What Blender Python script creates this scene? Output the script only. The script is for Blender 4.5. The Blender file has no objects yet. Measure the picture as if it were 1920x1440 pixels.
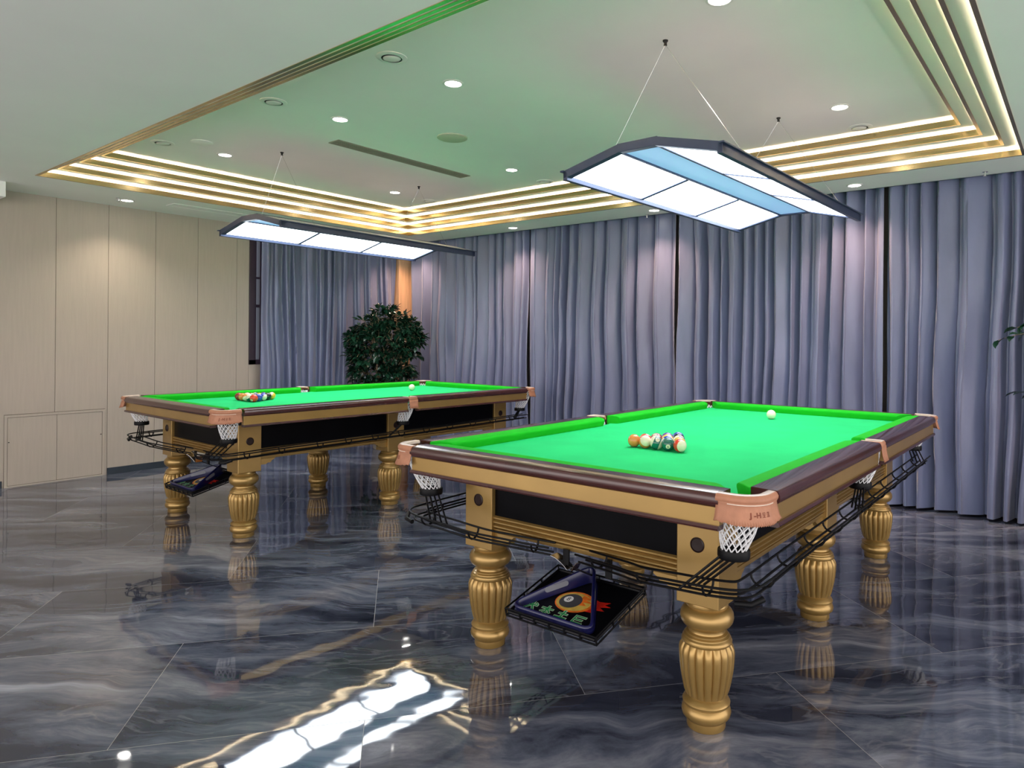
import bpy, math, random
from mathutils import Vector, Matrix, noise
PI = math.pi
R = math.radians
sc = bpy.context.scene
C = sc.collection
random.seed(7)

# ---------------------------------------------------------------- camera, world, exposure
cam = bpy.data.objects.new('camera', bpy.data.cameras.new('camera'))
C.objects.link(cam)
F_PX, CX, HY, CAMZ = 1283.9, 1060.2, 637.7, 1.2767
YAW, ROLL = R(37.305), R(-0.478)
cam.data.sensor_width = 36.0
cam.data.sensor_fit = 'HORIZONTAL'
cam.data.lens = F_PX / 1920 * 36
cam.data.shift_x = (960 - CX) / 1920
cam.data.shift_y = (HY - 720) / 1920
cam.data.clip_start = 0.05
right = Vector((math.sin(YAW), -math.cos(YAW), 0))
fwd = Vector((math.cos(YAW), math.sin(YAW), 0))
upv = Vector((0, 0, 1))
rr = right * math.cos(ROLL) - upv * math.sin(ROLL)
uu = right * math.sin(ROLL) + upv * math.cos(ROLL)
M = Matrix((rr, uu, -fwd)).transposed().to_4x4()
M.translation = Vector((0, 0, CAMZ))
cam.matrix_world = M
sc.camera = cam

w = bpy.data.worlds.new('world')
sc.world = w
w.use_nodes = True
w.node_tree.nodes['Background'].inputs[0].default_value = (1.0, 0.95, 0.92, 1)
w.node_tree.nodes['Background'].inputs[1].default_value = 2.3
sc.view_settings.view_transform = 'Standard'
sc.view_settings.look = 'None'
sc.view_settings.exposure = 0.38
sc.view_settings.gamma = 1.0
sc.view_settings.use_curve_mapping = False

LAMP_L = 8.5        # radiance of the table lamps' diffusers
COVE_L = 38.0       # radiance of the cove tapes
SPOT_W = 14.0        # each recessed downlight
SPOT_EDGE_W = 30.0  # downlights in the soffit beside curtain and wall

# ---------------------------------------------------------------- helpers
def new_mat(name, col, rough=0.5, metal=0.0, spec=0.5, coat=0.0, coat_rough=0.05, ior=1.5,
            var=0.0, vscale=8.0, bump=0.0, bscale=60.0, stretch=None, sheen=0.0, col2=None):
    m = bpy.data.materials.new(name)
    m.use_nodes = True
    nt = m.node_tree
    b = nt.nodes['Principled BSDF']
    b.inputs['Base Color'].default_value = (*col, 1)
    b.inputs['Roughness'].default_value = rough
    b.inputs['Metallic'].default_value = metal
    b.inputs['Specular IOR Level'].default_value = spec
    b.inputs['Coat Weight'].default_value = coat
    b.inputs['Coat Roughness'].default_value = coat_rough
    b.inputs['IOR'].default_value = ior
    b.inputs['Sheen Weight'].default_value = sheen
    tc = nt.nodes.new('ShaderNodeTexCoord')
    mp = nt.nodes.new('ShaderNodeMapping')
    nt.links.new(tc.outputs['Object'], mp.inputs['Vector'])
    if stretch:
        mp.inputs['Scale'].default_value = stretch
    if var > 0 or col2:
        n = nt.nodes.new('ShaderNodeTexNoise')
        n.inputs['Scale'].default_value = vscale
        n.inputs['Detail'].default_value = 5
        nt.links.new(mp.outputs[0], n.inputs['Vector'])
        r = nt.nodes.new('ShaderNodeValToRGB')
        c2 = col2 if col2 else tuple(min(1, c * (1 + var)) for c in col)
        c1 = col if col2 else tuple(c * (1 - var) for c in col)
        r.color_ramp.elements[0].position = 0.35
        r.color_ramp.elements[1].position = 0.65
        r.color_ramp.elements[0].color = (*c1, 1)
        r.color_ramp.elements[1].color = (*c2, 1)
        nt.links.new(n.outputs['Fac'], r.inputs[0])
        nt.links.new(r.outputs[0], b.inputs['Base Color'])
    if bump > 0:
        n2 = nt.nodes.new('ShaderNodeTexNoise')
        n2.inputs['Scale'].default_value = bscale
        n2.inputs['Detail'].default_value = 4
        nt.links.new(mp.outputs[0], n2.inputs['Vector'])
        bp = nt.nodes.new('ShaderNodeBump')
        bp.inputs['Strength'].default_value = bump
        bp.inputs['Distance'].default_value = 0.002
        nt.links.new(n2.outputs['Fac'], bp.inputs['Height'])
        nt.links.new(bp.outputs[0], b.inputs['Normal'])
    return m

def emit_mat(name, col, strength):
    m = bpy.data.materials.new(name)
    m.use_nodes = True
    nt = m.node_tree
    nt.nodes.remove(nt.nodes['Principled BSDF'])
    e = nt.nodes.new('ShaderNodeEmission')
    e.inputs[0].default_value = (*col, 1)
    e.inputs[1].default_value = strength
    nt.links.new(e.outputs[0], nt.nodes['Material Output'].inputs[0])
    return m

class MB:
    def __init__(s):
        s.v = []; s.f = []; s.mi = []
    def add(s, verts, faces, m=0):
        o = len(s.v)
        s.v += [tuple(x) for x in verts]
        s.f += [tuple(i + o for i in f) for f in faces]
        s.mi += [m] * len(faces)
    def box(s, x0, x1, y0, y1, z0, z1, m=0):
        s.add([(x, y, z) for z in (z0, z1) for y in (y0, y1) for x in (x0, x1)],
              [(0, 2, 3, 1), (4, 5, 7, 6), (0, 1, 5, 4), (2, 6, 7, 3), (0, 4, 6, 2), (1, 3, 7, 5)], m)
    def prism(s, poly, z0, z1, m=0):        # poly in xy, counter-clockwise
        n = len(poly)
        s.add([(x, y, z0) for x, y in poly] + [(x, y, z1) for x, y in poly],
              [tuple(range(n - 1, -1, -1)), tuple(range(n, 2 * n))] +
              [(i, (i + 1) % n, n + (i + 1) % n, n + i) for i in range(n)], m)
    def frame(s, o, i, z0, z1, m=0):        # rectangular ring: outer / inner (x0,x1,y0,y1)
        def q(r): return [(r[0], r[2]), (r[1], r[2]), (r[1], r[3]), (r[0], r[3])]
        P = q(o) + q(i)
        v = [(x, y, z0) for x, y in P] + [(x, y, z1) for x, y in P]
        f = []
        for k in range(4):
            l = (k + 1) % 4
            f += [(k, 4 + k, 4 + l, l), (8 + k, 8 + l, 12 + l, 12 + k), (k, l, 8 + l, 8 + k), (4 + k, 12 + k, 12 + l, 4 + l)]
        s.add(v, f, m)
    def lathe(s, prof, seg=32, m=0, c=(0, 0), rad=None, caps=True):
        n = len(prof); v = []
        for j, (r, z) in enumerate(prof):
            for i in range(seg):
                a = 2 * PI * i / seg
                q = rad(r, z, a) if rad else r
                v.append((c[0] + q * math.cos(a), c[1] + q * math.sin(a), z))
        f = [(j * seg + i, j * seg + (i + 1) % seg, (j + 1) * seg + (i + 1) % seg, (j + 1) * seg + i)
             for j in range(n - 1) for i in range(seg)]
        if caps:
            f += [tuple(range(seg - 1, -1, -1)), tuple((n - 1) * seg + i for i in range(seg))]
        s.add(v, f, m)
    def tube(s, pts, r, seg=8, m=0, closed=False):
        pts = [Vector(p) for p in pts]
        n = len(pts); v = []
        up = None
        for k, p in enumerate(pts):
            a = pts[(k - 1) % n] if (closed or k > 0) else p
            b = pts[(k + 1) % n] if (closed or k < n - 1) else p
            d = (b - a).normalized()
            if up is None:
                up = Vector((0, 0, 1)) if abs(d.z) < 0.9 else Vector((1, 0, 0))
            x = d.cross(up)
            if x.length < 1e-4:
                x = d.cross(Vector((0.3, 1, 0.2)))
            x.normalize(); y = x.cross(d).normalized(); up = y
            rk = r[k] if isinstance(r, (list, tuple)) else r
            for i in range(seg):
                t = 2 * PI * i / seg
                v.append(p + x * math.cos(t) * rk + y * math.sin(t) * rk)
        f = []
        for k in range(n if closed else n - 1):
            l = (k + 1) % n
            for i in range(seg):
                j = (i + 1) % seg
                f.append((k * seg + i, k * seg + j, l * seg + j, l * seg + i))
        if not closed:
            f += [tuple(range(seg - 1, -1, -1)), tuple((n - 1) * seg + i for i in range(seg))]
        s.add(v, f, m)
    def sweep(s, prof, path, m=0, closed=False, sh0=0.0, sh1=0.0, caps=True):
        """prof: (a, b) closed loop; a along the left normal of the path, b up. path: (x, y, z)."""
        P = [Vector(p) for p in path]; n = len(P); k = len(prof); v = []
        for i in range(n):
            d0 = (P[i] - P[i - 1]).xy if (i > 0 or closed) else None
            d1 = (P[(i + 1) % n] - P[i]).xy if (i < n - 1 or closed) else None
            d0 = d0.normalized() if d0 else None
            d1 = d1.normalized() if d1 else None
            if d0 is None: d0 = d1
            if d1 is None: d1 = d0
            n0 = Vector((-d0.y, d0.x)); n1 = Vector((-d1.y, d1.x))
            nn = (n0 + n1); nn = nn / max(0.2, (1 + n0.dot(n1)))
            sh = sh0 if i == 0 else (-sh1 if i == n - 1 else 0)
            for a, b in prof:
                q = P[i].xy + nn * a + (d1 if i == 0 else d0) * (sh * a if not closed else 0)
                v.append((q.x, q.y, P[i].z + b))
        f = []
        for i in range(n if closed else n - 1):
            j = (i + 1) % n
            for t in range(k):
                u = (t + 1) % k
                f.append((i * k + t, j * k + t, j * k + u, i * k + u))
        if not closed and caps:
            f += [tuple(range(k)), tuple(range((n - 1) * k + k - 1, (n - 1) * k - 1, -1))]
        s.add(v, f, m)
    def build(s, name, mats, parent=None, smooth=40, bevel=0.0, loc=None, fix=True):
        me = bpy.data.meshes.new(name)
        me.from_pydata(s.v, [], s.f)
        if not isinstance(mats, (list, tuple)): mats = [mats]
        for m in mats: me.materials.append(m)
        if any(s.mi): me.polygons.foreach_set('material_index', s.mi)
        me.update()
        if fix:
            import bmesh
            bm = bmesh.new(); bm.from_mesh(me)
            bmesh.ops.recalc_face_normals(bm, faces=bm.faces)
            bm.to_mesh(me); bm.free()
        if smooth:
            me.polygons.foreach_set('use_smooth', [True] * len(me.polygons))
            me.set_sharp_from_angle(angle=R(smooth))
        o = bpy.data.objects.new(name, me)
        C.objects.link(o)
        if parent: o.parent = parent
        if loc: o.location = loc
        if bevel:
            b = o.modifiers.new('bevel', 'BEVEL'); b.width = bevel; b.segments = 2; b.limit_method = 'ANGLE'
            b.harden_normals = False
        return o

def tag(o, label=None, cat=None, group=None, kind=None):
    if label: o['label'] = label
    if cat: o['category'] = cat
    if group: o['group'] = group
    if kind: o['kind'] = kind
    return o

def struct(o):
    o['kind'] = 'structure'
    return o

def empty(name, loc=(0, 0, 0), rz=0.0, parent=None):
    o = bpy.data.objects.new(name, None)
    o.empty_display_size = 0.1
    C.objects.link(o); o.location = loc; o.rotation_euler = (0, 0, rz)
    if parent: o.parent = parent
    return o

def copy_tree(o, parent=None):
    c = o.copy(); C.objects.link(c)
    if parent: c.parent = parent
    for ch in list(o.children):
        copy_tree(ch, c)
    return c

def text_mesh(txt, size, bold=0.0):
    cu = bpy.data.curves.new('t', 'FONT')
    cu.body = txt; cu.size = size; cu.offset = bold; cu.align_x = 'CENTER'; cu.align_y = 'CENTER'
    o = bpy.data.objects.new('t', cu); C.objects.link(o)
    bpy.context.view_layer.update()
    dg = bpy.context.evaluated_depsgraph_get()
    me = bpy.data.meshes.new_from_object(o.evaluated_get(dg))
    v = [tuple(p.co) for p in me.vertices]; f = [tuple(p.vertices) for p in me.polygons]
    bpy.data.objects.remove(o); bpy.data.curves.remove(cu); bpy.data.meshes.remove(me)
    return v, f

# ---------------------------------------------------------------- materials
m_ceil = new_mat('ceiling_paint', (0.86, 0.84, 0.82), 0.65, var=0.015, vscale=2)
m_cove = new_mat('cove_paint', (0.85, 0.83, 0.78), 0.7, var=0.01)
m_wall = new_mat('wall_fabric', (0.44, 0.375, 0.315), 0.75, var=0.025, vscale=60, bump=0.25, bscale=400, stretch=(1, 1, 0.06))
m_walld = new_mat('wall_groove', (0.16, 0.13, 0.10), 0.9, var=0.05)
m_wallp = new_mat('plain_wall', (0.22, 0.20, 0.19), 0.8, var=0.02)
m_goldtrim = new_mat('brushed_gold_trim', (0.62, 0.47, 0.24), 0.2, metal=1.0, var=0.04, vscale=3)
m_base = new_mat('dark_baseboard', (0.03, 0.04, 0.055), 0.4, var=0.1)
m_column = new_mat('column_wood', (0.62, 0.38, 0.22), 0.45, var=0.12, vscale=6, stretch=(8, 8, 0.5))
m_winframe = new_mat('window_frame_paint', (0.035, 0.018, 0.03), 0.45, var=0.1)
m_daylight = emit_mat('daylit_pane', (0.75, 0.85, 1.0), 1.2)
m_curtain = new_mat('blue_grey_curtain', (0.140, 0.160, 0.275), 0.34, spec=0.55, var=0.10, vscale=3,
                    bump=0.5, bscale=14, stretch=(2.5, 2.5, 0.6), sheen=0.3)
m_grille = new_mat('vent_grille', (0.27, 0.25, 0.2), 0.6, var=0.05)
m_white = new_mat('white_plastic', (0.78, 0.77, 0.74), 0.45, var=0.02)
m_darkgap = new_mat('dark_gap', (0.02, 0.02, 0.018), 0.8, var=0.1)
m_black = new_mat('black_metal', (0.003, 0.003, 0.004), 0.45, spec=0.18, var=0.15)
m_steel = new_mat('steel', (0.6, 0.6, 0.6), 0.25, metal=1.0, var=0.03)
m_led = emit_mat('cove_tape_light', (1.0, 0.83, 0.56), COVE_L)
m_dl = emit_mat('downlight_lens', (1.0, 0.96, 0.9), 22)
m_lampglow = emit_mat('lamp_diffuser', (0.86, 0.94, 1.0), LAMP_L)
m_lampframe = new_mat('lamp_frame_metal', (0.035, 0.05, 0.10), 0.35, metal=0.4, var=0.05)
m_lampmid_glow = new_mat('lamp_mid_panel_glow', (0.42, 0.52, 0.62), 0.45)
m_lampmid_glow.node_tree.nodes['Principled BSDF'].inputs['Emission Color'].default_value = (0.25, 0.42, 0.85, 1)
m_lampmid_glow.node_tree.nodes['Principled BSDF'].inputs['Emission Strength'].default_value = 0.5  # weak blue emission stands in for lens bloom from the diffusers
m_bed = new_mat('green_cloth_bed', (0.018, 0.55, 0.17), 0.95, spec=0.15, var=0.05, vscale=5, bump=0.2, bscale=900)
m_cush = new_mat('green_cloth_cushion', (0.008, 0.43, 0.014), 0.85, spec=0.2, var=0.04, vscale=9, bump=0.2, bscale=900)
m_rail = new_mat('mahogany_rail', (0.055, 0.014, 0.012), 0.24, coat=0.5, coat_rough=0.1, var=0.18, vscale=5)
m_gold = new_mat('gold_paint', (0.375, 0.232, 0.070), 0.30, metal=0.55, spec=0.6, var=0.08, vscale=4, coat=0.2, coat_rough=0.15)
m_capdark = new_mat('dark_bolt_cap', (0.018, 0.007, 0.006), 0.35, spec=0.3, var=0.1)
m_panel = new_mat('black_panel', (0.002, 0.002, 0.003), 0.35, spec=0.06, var=0.2)
m_leather = new_mat('tan_leather', (0.42, 0.185, 0.105), 0.55, var=0.08, vscale=30, bump=0.3, bscale=500)
m_leather_sheen = new_mat('leather_edge_sheen', (0.68, 0.54, 0.47), 0.28, var=0.06, vscale=30)  # paler than the leather: lamp reflection painted into the colour
m_stamp = new_mat('leather_stamp', (0.20, 0.045, 0.02), 0.7, var=0.1)
m_stitch = new_mat('pale_stitching', (0.75, 0.62, 0.52), 0.6, var=0.05)
m_net = new_mat('white_net_cord', (0.80, 0.80, 0.82), 0.6, var=0.05)
m_under = new_mat('dark_underside', (0.03, 0.025, 0.02), 0.8, var=0.1)
m_bluepl = new_mat('navy_plastic', (0.007, 0.008, 0.062), 0.28, spec=0.6, var=0.1)
m_mat_blk = new_mat('printed_black', (0.003, 0.003, 0.005), 0.4, spec=0.2, var=0.2)
m_pr_green = new_mat('print_green', (0.02, 0.30, 0.09), 0.4, var=0.05)
m_pr_pale = new_mat('print_pale', (0.60, 0.75, 0.55), 0.4, var=0.05)
m_pr_yel = new_mat('print_yellow', (0.62, 0.42, 0.08), 0.4, var=0.15, vscale=40)
m_pr_or = new_mat('print_orange', (0.75, 0.16, 0.015), 0.4, var=0.2, vscale=60)
m_pr_red = new_mat('print_red', (0.70, 0.02, 0.01), 0.4, var=0.2, vscale=60)
m_pr_grey = new_mat('print_dark_grey', (0.06, 0.06, 0.065), 0.3, var=0.2)
m_pr_white = new_mat('print_white', (0.75, 0.75, 0.75), 0.4, var=0.03)
m_leaf = new_mat('glossy_leaf', (0.004, 0.020, 0.012), 0.24, spec=0.7, col2=(0.018, 0.075, 0.040), vscale=9)
m_bark = new_mat('bark', (0.22, 0.15, 0.09), 0.8, var=0.25, vscale=20, stretch=(3, 3, 0.5))
m_pot = new_mat('pot_glaze', (0.35, 0.3, 0.26), 0.35, var=0.08)
m_soil = new_mat('soil', (0.03, 0.02, 0.012), 0.95, var=0.4, vscale=60)

# marble floor ------------------------------------------------------------------
def floor_mat():
    m = bpy.data.materials.new('polished_marble_tile')
    m.use_nodes = True
    nt = m.node_tree; N = nt.nodes; L = nt.links
    b = N['Principled BSDF']
    tc = N.new('ShaderNodeTexCoord')
    def dot(vec):
        d = N.new('ShaderNodeVectorMath'); d.operation = 'DOT_PRODUCT'
        L.new(tc.outputs['Object'], d.inputs[0]); d.inputs[1].default_value = vec
        return d.outputs['Value']
    def mth(op, a, c=None, d=None):
        q = N.new('ShaderNodeMath'); q.operation = op
        for i, x in enumerate((a, c, d)):
            if x is None: continue
            if isinstance(x, (int, float)): q.inputs[i].default_value = x
            else: L.new(x, q.inputs[i])
        return q.outputs[0]
    def comb(x, y, z):
        q = N.new('ShaderNodeCombineXYZ')
        for i, a in enumerate((x, y, z)):
            if isinstance(a, (int, float)): q.inputs[i].default_value = a
            else: L.new(a, q.inputs[i])
        return q.outputs[0]
    th = R(-39.2)
    t = dot((math.cos(th), math.sin(th), 0)); n = dot((-math.sin(th), math.cos(th), 0))
    S = 0.7635
    tv = mth('DIVIDE', mth('SUBTRACT', n, 2.381), S); iv = mth('FLOOR', tv)
    tu = mth('ADD', mth('DIVIDE', mth('ADD', t, 0.872), 2 * S), mth('MULTIPLY', iv, 0.5)); iu = mth('FLOOR', tu)
    def edge(x):
        fr = mth('FRACT', x)
        return mth('MINIMUM', fr, mth('SUBTRACT', 1.0, fr))
    e = mth('MINIMUM', mth('MULTIPLY', edge(tu), 2.0), edge(tv))
    grout = mth('LESS_THAN', e, 0.0013)
    wn = N.new('ShaderNodeTexWhiteNoise'); wn.noise_dimensions = '2D'
    L.new(comb(iu, iv, 0), wn.inputs['Vector'])
    off = N.new('ShaderNodeVectorMath'); off.operation = 'SCALE'; off.inputs['Scale'].default_value = 9.0
    L.new(wn.outputs['Color'], off.inputs[0])
    ph = R(-50)
    a = dot((math.cos(ph), math.sin(ph), 0)); c = dot((-math.sin(ph), math.cos(ph), 0))
    # slow meander of the veins
    nz = N.new('ShaderNodeTexNoise'); nz.inputs['Scale'].default_value = 1.3; nz.inputs['Detail'].default_value = 3
    base = N.new('ShaderNodeVectorMath'); base.operation = 'ADD'
    L.new(comb(a, c, 0), base.inputs[0]); L.new(off.outputs[0], base.inputs[1])
    L.new(base.outputs[0], nz.inputs['Vector'])
    c2 = mth('ADD', c, mth('MULTIPLY', mth('SUBTRACT', nz.outputs['Fac'], 0.5), 0.42))
    vv = N.new('ShaderNodeVectorMath'); vv.operation = 'ADD'
    L.new(comb(mth('MULTIPLY', a, 0.75), mth('MULTIPLY', c2, 3.4), 0), vv.inputs[0]); L.new(off.outputs[0], vv.inputs[1])
    n1 = N.new('ShaderNodeTexNoise'); n1.inputs['Scale'].default_value = 1.0; n1.inputs['Detail'].default_value = 9
    n1.inputs['Roughness'].default_value = 0.68; n1.inputs['Distortion'].default_value = 0.6
    L.new(vv.outputs[0], n1.inputs['Vector'])
    r1 = N.new('ShaderNodeValToRGB')
    el = r1.color_ramp.elements
    el[0].position = 0.34; el[0].color = (0.017, 0.020, 0.036, 1)
    el[1].position = 0.72; el[1].color = (0.42, 0.45, 0.54, 1)
    q = el.new(0.45); q.color = (0.047, 0.055, 0.087, 1)
    q = el.new(0.53); q.color = (0.108, 0.126, 0.178, 1)
    q = el.new(0.61); q.color = (0.21, 0.228, 0.285, 1)
    L.new(n1.outputs['Fac'], r1.inputs[0])
    # thin pale streaks
    n2 = N.new('ShaderNodeTexNoise'); n2.inputs['Scale'].default_value = 2.2; n2.inputs['Detail'].default_value = 7
    n2.inputs['Distortion'].default_value = 0.4
    L.new(vv.outputs[0], n2.inputs['Vector'])
    ridge = mth('ABSOLUTE', mth('SUBTRACT', n2.outputs['Fac'], 0.5))
    rv = N.new('ShaderNodeMapRange'); rv.inputs['From Min'].default_value = 0.0; rv.inputs['From Max'].default_value = 0.02
    rv.inputs['To Min'].default_value = 0.32; rv.inputs['To Max'].default_value = 0.0
    L.new(ridge, rv.inputs['Value'])
    n3 = N.new('ShaderNodeTexNoise'); n3.inputs['Scale'].default_value = 0.9
    L.new(base.outputs[0], n3.inputs['Vector'])
    vf = mth('MULTIPLY', rv.outputs[0], mth('GREATER_THAN', n3.outputs['Fac'], 0.5))
    mx = N.new('ShaderNodeMix'); mx.data_type = 'RGBA'
    L.new(vf, mx.inputs['Factor']); L.new(r1.outputs[0], mx.inputs['A']); mx.inputs['B'].default_value = (0.30, 0.31, 0.35, 1)
    # brown-black clouds
    mx3 = N.new('ShaderNodeMix'); mx3.data_type = 'RGBA'; mx3.blend_type = 'MULTIPLY'
    n4 = N.new('ShaderNodeTexNoise'); n4.inputs['Scale'].default_value = 1.6; n4.inputs['Detail'].default_value = 4
    L.new(vv.outputs[0], n4.inputs['Vector'])
    L.new(mth('MULTIPLY', n4.outputs['Fac'], 0.6), mx3.inputs['Factor']); L.new(mx.outputs['Result'], mx3.inputs['A'])
    mx3.inputs['B'].default_value = (0.62, 0.55, 0.55, 1)
    mx2 = N.new('ShaderNodeMix'); mx2.data_type = 'RGBA'
    L.new(grout, mx2.inputs['Factor']); L.new(mx3.outputs['Result'], mx2.inputs['A']); mx2.inputs['B'].default_value = (0.27, 0.26, 0.26, 1)
    L.new(mx2.outputs['Result'], b.inputs['Base Color'])
    rg = mth('ADD', mth('MULTIPLY', grout, 0.4), 0.035)
    L.new(rg, b.inputs['Roughness'])
    b.inputs['IOR'].default_value = 1.75
    # faint waviness of the polished surface, different tile by tile
    n5 = N.new('ShaderNodeTexNoise'); n5.inputs['Scale'].default_value = 3.2; n5.inputs['Detail'].default_value = 2
    L.new(base.outputs[0], n5.inputs['Vector'])
    bp = N.new('ShaderNodeBump'); bp.inputs['Strength'].default_value = 0.55; bp.inputs['Distance'].default_value = 0.004
    L.new(n5.outputs['Fac'], bp.inputs['Height']); L.new(bp.outputs[0], b.inputs['Normal'])
    return m
m_floor = floor_mat()

# ---------------------------------------------------------------- room shell
ZS = 2.487                       # soffit height
XW, YW = 6.06, 7.185             # far wall planes
XC, YC = 5.84, 7.04              # curtain planes
T0 = (1.69, 5.246, 0.335, 6.307) # recessed tray opening x0,x1,y0,y1
b = MB(); b.box(-3.2, XW + 0.1, -3.2, YW + 0.1, -0.12, 0.0)
struct(b.build('floor', m_floor, smooth=0))

b = MB()
b.frame((-3.2, 5.74, -3.2, YW), T0, ZS, ZS + 0.02)                     # soffit with the tray opening
DZ, DX = 0.0565, 0.107
rects = []
for k in range(4):
    rects.append((T0[0] + DX * k, T0[1] - DX * k, T0[2] + DX * k, T0[3] - DX * k))
for k in range(1, 4):
    q = rects[k - 1]; o = (q[0] - 0.10, q[1] + 0.10, q[2] - 0.10, q[3] + 0.10)
    b.frame(o, rects[k], ZS + DZ * k, ZS + DZ * k + 0.012)
q = rects[3]
b.box(q[0] - 0.12, q[1] + 0.12, q[2] - 0.12, q[3] + 0.12, ZS + DZ * 4, ZS + DZ * 4 + 0.02)
for k in range(4):                                                    # backs of the light coves
    q = rects[k]
    o = (q[0] - 0.09, q[1] + 0.09, q[2] - 0.09, q[3] + 0.09)
    o2 = (o[0] - 0.01, o[1] + 0.01, o[2] - 0.01, o[3] + 0.01)
    b.frame(o2, o, ZS + DZ * k + 0.012, ZS + DZ * (k + 1))
b.box(5.74, XW, -3.2, YW, ZS + 0.16, ZS + 0.18)                         # curtain pocket
b.box(5.73, 5.74, -3.2, YW, ZS, ZS + 0.16)
struct(b.build('ceiling', m_ceil, smooth=0))
for k in range(4):
    q = rects[k]; z = ZS + DZ * k
    b = MB()
    path = [(q[0], q[2], z), (q[1], q[2], z), (q[1], q[3], z), (q[0], q[3], z)]
    b.sweep([(0.004, -0.003), (0.004, 0.036), (-0.002, 0.036), (-0.002, 0.002), (-0.014, 0.0), (-0.014, -0.003)], path, closed=True)
    struct(b.build('trim_%d' % (k + 1), m_goldtrim, smooth=0))
    b = MB()
    q2 = (q[0] - 0.034, q[1] + 0.034, q[2] - 0.034, q[3] + 0.034)
    z0 = z + (0.021 if k == 0 else 0.013)
    b.frame((q2[0] - 0.006, q2[1] + 0.006, q2[2] - 0.006, q2[3] + 0.006), (q2[0] + 0.006, q2[1] - 0.006, q2[2] + 0.006, q2[3] - 0.006), z0, z0 + 0.003)
    o = b.build('light_strip', m_led, smooth=0)
    tag(o, ['warm light strip behind the lowest gold lip of the ceiling tray', 'warm light strip in the second step up of the ceiling tray',
            'warm light strip in the third step up of the ceiling tray', 'warm light strip in the innermost, highest step of the ceiling tray'][k],
        'light strip', 'cove light strips in the stepped ceiling')

# left (panelled) wall
b = MB()
b.box(-3.2, 3.80, YW + 0.006, YW + 0.12, 0, ZS + 0.02, 1)
xs = [-3.2 + 0.0] + [1.66 - 0.4015 * k for k in range(11, -1, -1)] + [2.062, 2.466, 2.867, 3.264, 3.665, 3.80]
for i in range(len(xs) - 1):
    if xs[i + 1] - xs[i] < 0.03: continue
    x0, x1 = xs[i] + 0.0018, xs[i + 1] - 0.0018
    z0 = 0.0
    if x0 > 1.70 and x1 < 2.47: z0 = 0.612
    if 1.6 < x0 < 1.7:
        b.box(x0, 1.708, YW, YW + 0.006, 0, ZS); x0 = 1.708; z0 = 0.612
    if 2.4 < x0 < 2.5: pass
    b.box(x0, x1, YW, YW + 0.006, z0, ZS)
b.box(2.448, 2.4642, YW, YW + 0.006, 0, 0.612)
b.box(3.80, 5.3, YW, YW + 0.12, 0, 0.985)                 # under the window
b.box(3.80, 5.3, YW, YW + 0.12, 2.44, ZS + 0.18)
b.box(5.3, XW + 0.1, YW, YW + 0.12, 0, ZS + 0.2)
struct(b.build('wall_left', [m_wall, m_walld], smooth=0))
b = MB(); b.box(XW, XW + 0.1, -3.2, YW + 0.1, 0, ZS + 0.2)
struct(b.build('wall_back', m_wallp, smooth=0))
b = MB(); b.box(2.466, 3.95, YW - 0.012, YW, 0, 0.062); b.box(-3.2, 1.695, YW - 0.012, YW, 0, 0.062)
struct(b.build('baseboard_left', m_base, smooth=0))
# corner column between the curtains
b = MB(); b.box(5.66, 5.93, 6.99, 7.185, 0, ZS + 0.15)
struct(b.build('trim_5', m_column, smooth=0, bevel=0.004))
# bulkhead at the far left
b = MB(); b.box(0.4, 1.61, 6.765, YW, 2.365, ZS)
struct(b.build('trim_6', m_ceil, smooth=0, bevel=0.004))
# window behind the left curtain
we = struct(empty('window_1', (3.80, YW, 0.985)))
b = MB()
W_, H_ = 1.5, 1.455
for (x0, x1, z0, z1) in [(0, 0.075, 0, H_), (W_ - 0.05, W_, 0, H_), (0, W_, 0, 0.05), (0, W_, H_ - 0.05, H_), (0.115, 0.135, 0.05, H_ - 0.05), (0.72, 0.78, 0, H_)]:
    b.box(x0, x1, -0.01, 0.07, z0, z1)
b.box(0.07, W_, 0.0, 0.05, 0.62, 0.65); b.box(0.07, W_, 0.0, 0.05, 0.93, 0.95)
b.build('window_frame', m_winframe, we, smooth=0, bevel=0.002)
b = MB(); b.box(0.0, W_, 0.075, 0.08, 0, H_)
b.build('window_pane', m_daylight, we, smooth=0)
# access panel low in the left wall
ap = empty('service_hatch', (1.708, YW, 0))
tag(ap, 'low beige two-door hatch set into the panelled wall at floor level', 'hatch')
b = MB(); Wd = 0.74
for (x0, x1, z0, z1) in [(0.002, 0.022, 0, 0.608), (Wd - 0.022, Wd - 0.002, 0, 0.608), (0.022, Wd - 0.022, 0.588, 0.608), (0.022, Wd - 0.022, 0, 0.012)]:
    b.box(x0, x1, -0.006, 0.004, z0, z1)
b.build('hatch_frame', m_wall, ap, smooth=0)
for x0, x1 in [(0.025, Wd / 2 - 0.0015), (Wd / 2 + 0.0015, Wd - 0.025)]:
    b = MB(); b.box(x0, x1, -0.003, 0.004, 0.015, 0.585)
    d = b.build('hatch_door', m_wall, ap, smooth=0)
    b = MB(); hx = x0 + 0.008 if x0 < 0.1 else x1 - 0.008
    b.lathe([(0.004, 0), (0.004, 0.006)], 10)
    h = b.build('latch', m_black, d); h.location = (hx, -0.003, 0.38); h.rotation_euler = (R(90), 0, 0)

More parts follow.
